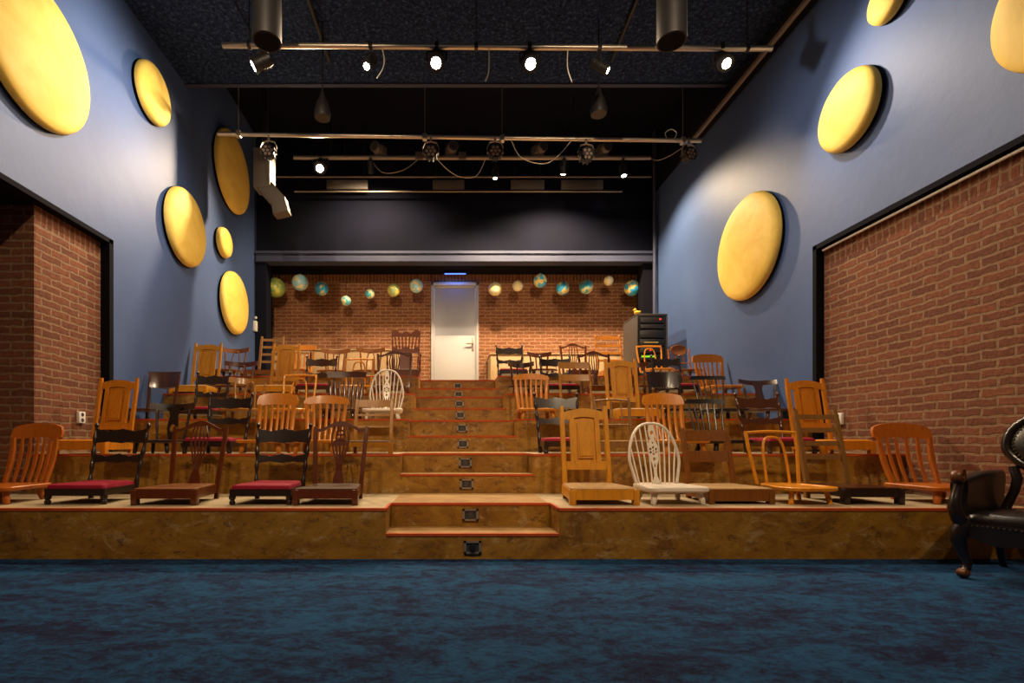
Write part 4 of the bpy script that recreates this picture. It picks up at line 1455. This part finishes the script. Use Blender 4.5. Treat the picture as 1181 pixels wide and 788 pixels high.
# fourth row, left
chair(P_, 239.5, 4, 'golden pine panel-back chair near the left blue wall', m='pine', h=.73, dy=.0)
chair(bow_crest, 280, 4, 'shiny dark red-brown bow-crest chair between the two golden pine panel chairs', m='mahogany', h=.485, w=.43)
chair(P_, 330, 4, 'golden pine panel-back chair in front of the cabinets on the left', m='pine', h=.725)
chair(B_, 371, 4, 'near-black wavy-rail chair with dark red seat in the fourth row left of the stair', wt=.40, w=.34, m='walnut')
chair(bentwood, 414.5, 4, 'amber bentwood chair in the fourth row left of the stair', w=.365, h=.53)
chair(S_, 455, 4, 'dark shield-back chair at the stair end of the left fourth row', m='mahogany', seat='tan', h=.63, wt=.44, w=.38, vase=False, solid=True)
# fourth row, right
chair(bow_crest, 600, 4, 'dark low bow-crest chair at the stair end of the right fourth row', inner='slats', m='walnut', h=.475, w=.34)
chair(B_, 640, 4, 'near-black wavy-rail chair with red seat behind the tall-post chair', wt=.40, w=.34)
chair(S_, 685, 4, 'red-brown shield-back chair in the right fourth row', m='mahogany', seat='tan', h=.625, wt=.40, w=.33, vase=False)
chair(bow_crest, 731, 4, 'dark low bow-crest chair half hidden behind the honey pine panel chair', inner='slats', m='mahogany', h=.475, w=.33)
chair(B_, 768, 4, 'near-black wavy-rail chair in front of the equipment rack', wt=.37, w=.33, dy=-.02)
chair(D_, 817, 4, 'orange lath-back chair near the right blue wall', m='orange', h=.59, w=.41)
# fifth row, left
chair(ladder_back, 313.5, 5, 'grey-brown ladder-back chair in the back row at the far left', m='olive', h=.70, w=.36, seat='brown', z_lo=.28)
chair(bow_crest, 273, 5, 'brown bow-crest chair with hoop in the back row against the left wall', m='brown', h=.50, w=.42, dy=-.08)
chair(D_, 349, 5, 'light orange lath-back chair in the back row behind a golden panel chair', m='orange', straight=True, h=.545, w=.40, dy=-.10, n=4)
chair(bow_crest, 388, 5, 'shiny brown bow-crest chair in the back row, left of its twin', m='brown', h=.50, w=.44, inner='slats')
chair(bow_crest, 428, 5, 'shiny brown bow-crest chair in the back row with a hoop, nearer the door', m='brown', h=.515, w=.43)
chair(carved_armchair, 468, 5, 'tall dark carved chair with arms left of the white door', dy=.15)
# fifth row, right
chair(B_, 587.5, 5, 'near-black wavy-rail chair with crimson seat in the back row right of the white door', wt=.40)
chair(bow_crest, 621, 5, 'small dark bow-crest chair in the back row right of the wavy-rail chair', m='mahogany', h=.43, w=.36, inner='slats', dy=-.1)
chair(S_, 661, 5, 'red-brown shield-back chair in the back row in front of the cabinets', m='mahogany', seat='mahogany', h=.59, wt=.385, w=.32, vase=False, ribs=4)
chair(ladder_back, 701.5, 5, 'orange-brown ladder-back chair with knobbed posts left of the equipment rack', m='orange', h=.73, w=.40, n=4, arch=.018, turned=True, z_lo=.30, seat='orange', seatm='rush', nm='knobbed_ladder_chair', th=.028)
chair(bentwood, 748.5, 5, 'amber bentwood chair standing before the equipment rack', w=.36, h=.53, dy=-.15)
chair(oval_back, 782, 5, 'red-brown chair with studded oval back right of the equipment rack', dy=-.10)

# ------------------------------------------------------------------ leather armchair
def nail_line(m, pts, r=.0055, step=.021):
    P = [Vector(p) for p in pts]
    acc = 0
    for a, b in zip(P, P[1:]):
        l = (b - a).length
        s = acc
        while s < l:
            m.ball(a.lerp(b, s / l), r, 6, 4)
            s += step
        acc = s - l

def armchair():
    t = thing('leather_armchair')
    W, D = .27, .25
    # seat rail, bowed, with an arched lower edge
    m = MB()
    m.board(-W - .01, W + .01, lambda u: .305, lambda u: .235 - .035 * (1 - u * u) * (1 if abs(u) < .2 else 1) + .03 * math.cos(u * PI * 2) * .4, lambda u, z: -D - .02 - .03 * (1 - u * u), .03, 26)
    m.build('front_rail', 'frame_wood', t)
    for s in (-1, 1):
        m = MB().board(-D, .22, lambda u: .30, lambda u: .24, lambda u, z: 0, .028, 6)
        m.warp(lambda x, y, z: (s * (W + .005) + y, x, z)).build('side_rail', 'frame_wood', t)
    MB().board(-W, W, lambda u: .30, lambda u: .24, lambda u, z: .22, .028, 6).build('rear_rail', 'frame_wood', t)
    m = MB()
    ol = trapezoid(.56, .50, .50, .22, .05, 4, .04)
    ol = [(x, y + (.0 if y > 0 else .23)) for x, y in trapezoid(.55, .50, .495, .225, .05, 4, .035)]
    ol = trapezoid(.55, .50, D + .012, .22, .05, 4, .03)
    m.stack(ol, [(.97, .285), (1.0, .30), (1.0, .325), (.97, .345), (.85, .362), (.5, .375), (.2, .378)])
    m.build('seat_cushion', 'leather', t, 70)
    m = MB()
    nail_line(m, [(-W + (2 * W) * i / 20, -D - .037 - .03 * (1 - (i / 10 - 1) ** 2), .294) for i in range(21)])
    for s in (-1, 1):
        nail_line(m, [(s * (W + .022), -D, .292), (s * (W + .022), .2, .292)])
    m.build('nail_trim', 'brass', t)
    # legs
    for s in (-1, 1):
        m = MB().sweep([(s * (W - .01), -D - .01, .31), (s * (W + .012), -D - .034, .255), (s * (W + .018), -D - .038, .21), (s * (W + .002), -D - .02, .14), (s * (W - .012), -D - .006, .08), (s * (W - .008), -D - .014, .045), (s * (W + .0), -D - .03, .03)],
                       [(.040, .038), (.044, .042), (.038, .038), (.026, .026), (.020, .020), (.020, .022), (.022, .024)], 14)
        lg = m.build('front_leg', 'frame_wood', t, 70)
        m = MB().ball((s * W, -D - .026, .027), (.030, .033, .027), 14, 9)
        m.sweep([(s * W + .016, -D - .045, .028), (s * W - .016, -D - .045, .028)], [.019, .019], 12)
        c = m.build('scroll_foot', 'claw', lg, 70)
        c['label'] = 'worn brown rounded foot'
        m = MB().sweep([(s * (W - .02), .20, .30), (s * (W - .015), .21, .18), (s * (W - .01), .25, .08), (s * (W - .01), .29, 0.0)], [(.022, .022), (.019, .019), (.017, .017), (.017, .018)], 10, rect=False)
        m.build('rear_leg', 'frame_wood', t, 70)
    # arms: padded panel, carved post with scroll
    for s in (-1, 1):
        m = MB()
        prof = []
        n = 20
        for j in range(15):
            v = j / 14
            y = -D + .02 + (.25 + D) * v
            top = .545 + .012 * math.sin(v * PI) + .035 * v
            ring = []
            for q in range(n):
                a = 2 * PI * q / n
                cx = s * (W + .012 + .018 * (1 - v))
                ca, sa = math.cos(a), math.sin(a)
                ca, sa = math.copysign(abs(ca) ** .5, ca), math.copysign(abs(sa) ** .5, sa)
                ring.append((cx + ca * (.032 + .012 * max(0, sa)), y, (.30 + top) / 2 + sa * (top - .30) / 2))
            prof.append(ring)
        vs = [p for r_ in prof for p in r_]
        fs = [(i * n + q, i * n + (q + 1) % n, (i + 1) * n + (q + 1) % n, (i + 1) * n + q) for i in range(14) for q in range(n)]
        fs += [tuple(range(n)), tuple(range(14 * n, 15 * n))]
        m.add(vs, fs)
        m.build('arm_pad', 'leather', t, 80)
        m = MB().sweep([(s * (W + .0), -D - .01, .27), (s * (W + .014), -D - .045, .33), (s * (W + .028), -D - .055, .385), (s * (W + .028), -D - .035, .44), (s * (W + .026), -D - .005, .50), (s * (W + .026), -D + .0, .54)],
                       [(.036, .034), (.034, .032), (.03, .028), (.024, .024), (.022, .022), (.024, .024)], 14)
        m.build('arm_post', 'frame_wood', t, 70)
        m = MB()
        sp = []
        for i in range(22):
            a = i / 21 * 3.3 * PI
            r_ = .040 - .009 * a / PI
            sp.append((s * (W + .026), -D - .012 + r_ * math.cos(a + .5 * PI) * -1, .555 + r_ * math.sin(a + .5 * PI)))
        m.sweep(sp, [(.026 + .002 * 0, .013)] * 22, 10, side=(1, 0, 0))
        c = m.build('arm_scroll', 'claw', t, 70)
        c['label'] = 'worn brown carved scroll'
    # balloon back
    k = .22
    n = 40
    def outline(v, g=1.0):
        a = 2 * PI * v
        x = math.copysign(abs(math.cos(a)) ** .8, math.cos(a)) * .24
        z = math.sin(a)
        w = 1.0 if z > -.2 else 1.0 - .22 * ((-z - .2) / .8) ** 1.2
        return (x * w * g, z * .18 * g)
    zc = .735
    def bp(x, z, off=0):
        return (x, .20 + (zc + z - .45) * k + off + .0, zc + z)
    m = MB().sweep([bp(*outline(i / n)) for i in range(n)], (.026, .024), 10, side=(0, 1, 0), closed=True)
    m.build('back_frame', 'frame_wood', t, 70)
    m = MB()
    rings = [(1.0, 0.012), (.92, -.012), (.80, -.030), (.5, -.045), (.2, -.050)]
    vs = []
    for g, off in rings:
        vs += [bp(*outline(i / n, g), off) for i in range(n)]
    fs = [(r_ * n + i, r_ * n + (i + 1) % n, (r_ + 1) * n + (i + 1) % n, (r_ + 1) * n + i) for r_ in range(4) for i in range(n)]
    fs.append(tuple(range(4 * n, 5 * n)))
    vs += [bp(*outline(i / n, 1.0), .03) for i in range(n)]
    fs += [(i, (i + 1) % n, 5 * n + (i + 1) % n, 5 * n + i) for i in range(n)]
    fs.append(tuple(range(5 * n, 6 * n)))
    m.add(vs, fs)
    pad = m.build('back_pad', 'leather', t, 80)
    m = MB()
    nail_line(m, [bp(*outline(i / n, .87), -.024) for i in range(n + 1)])
    m.build('nail_trim', 'brass', pad)
    for s in (-1, 1):
        m = MB().sweep([(s * (W - .02), .20, .29), (s * .22, .20, .38), (s * .195, .21, .46), (s * .185, .22, .53), (s * .205, .235, .60)], [(.024, .024), (.022, .022), (.022, .022), (.024, .024), (.022, .022)], 12)
        m.build('back_upright', 'frame_wood', t, 70)
    tag(t, 'black leather armchair with carved scroll arms and nailhead trim on the blue carpet', 'armchair')
    return t
ac = armchair()
ac.location = (3.21, 2.655, 0)
ac.rotation_euler = (0, 0, R(-62))
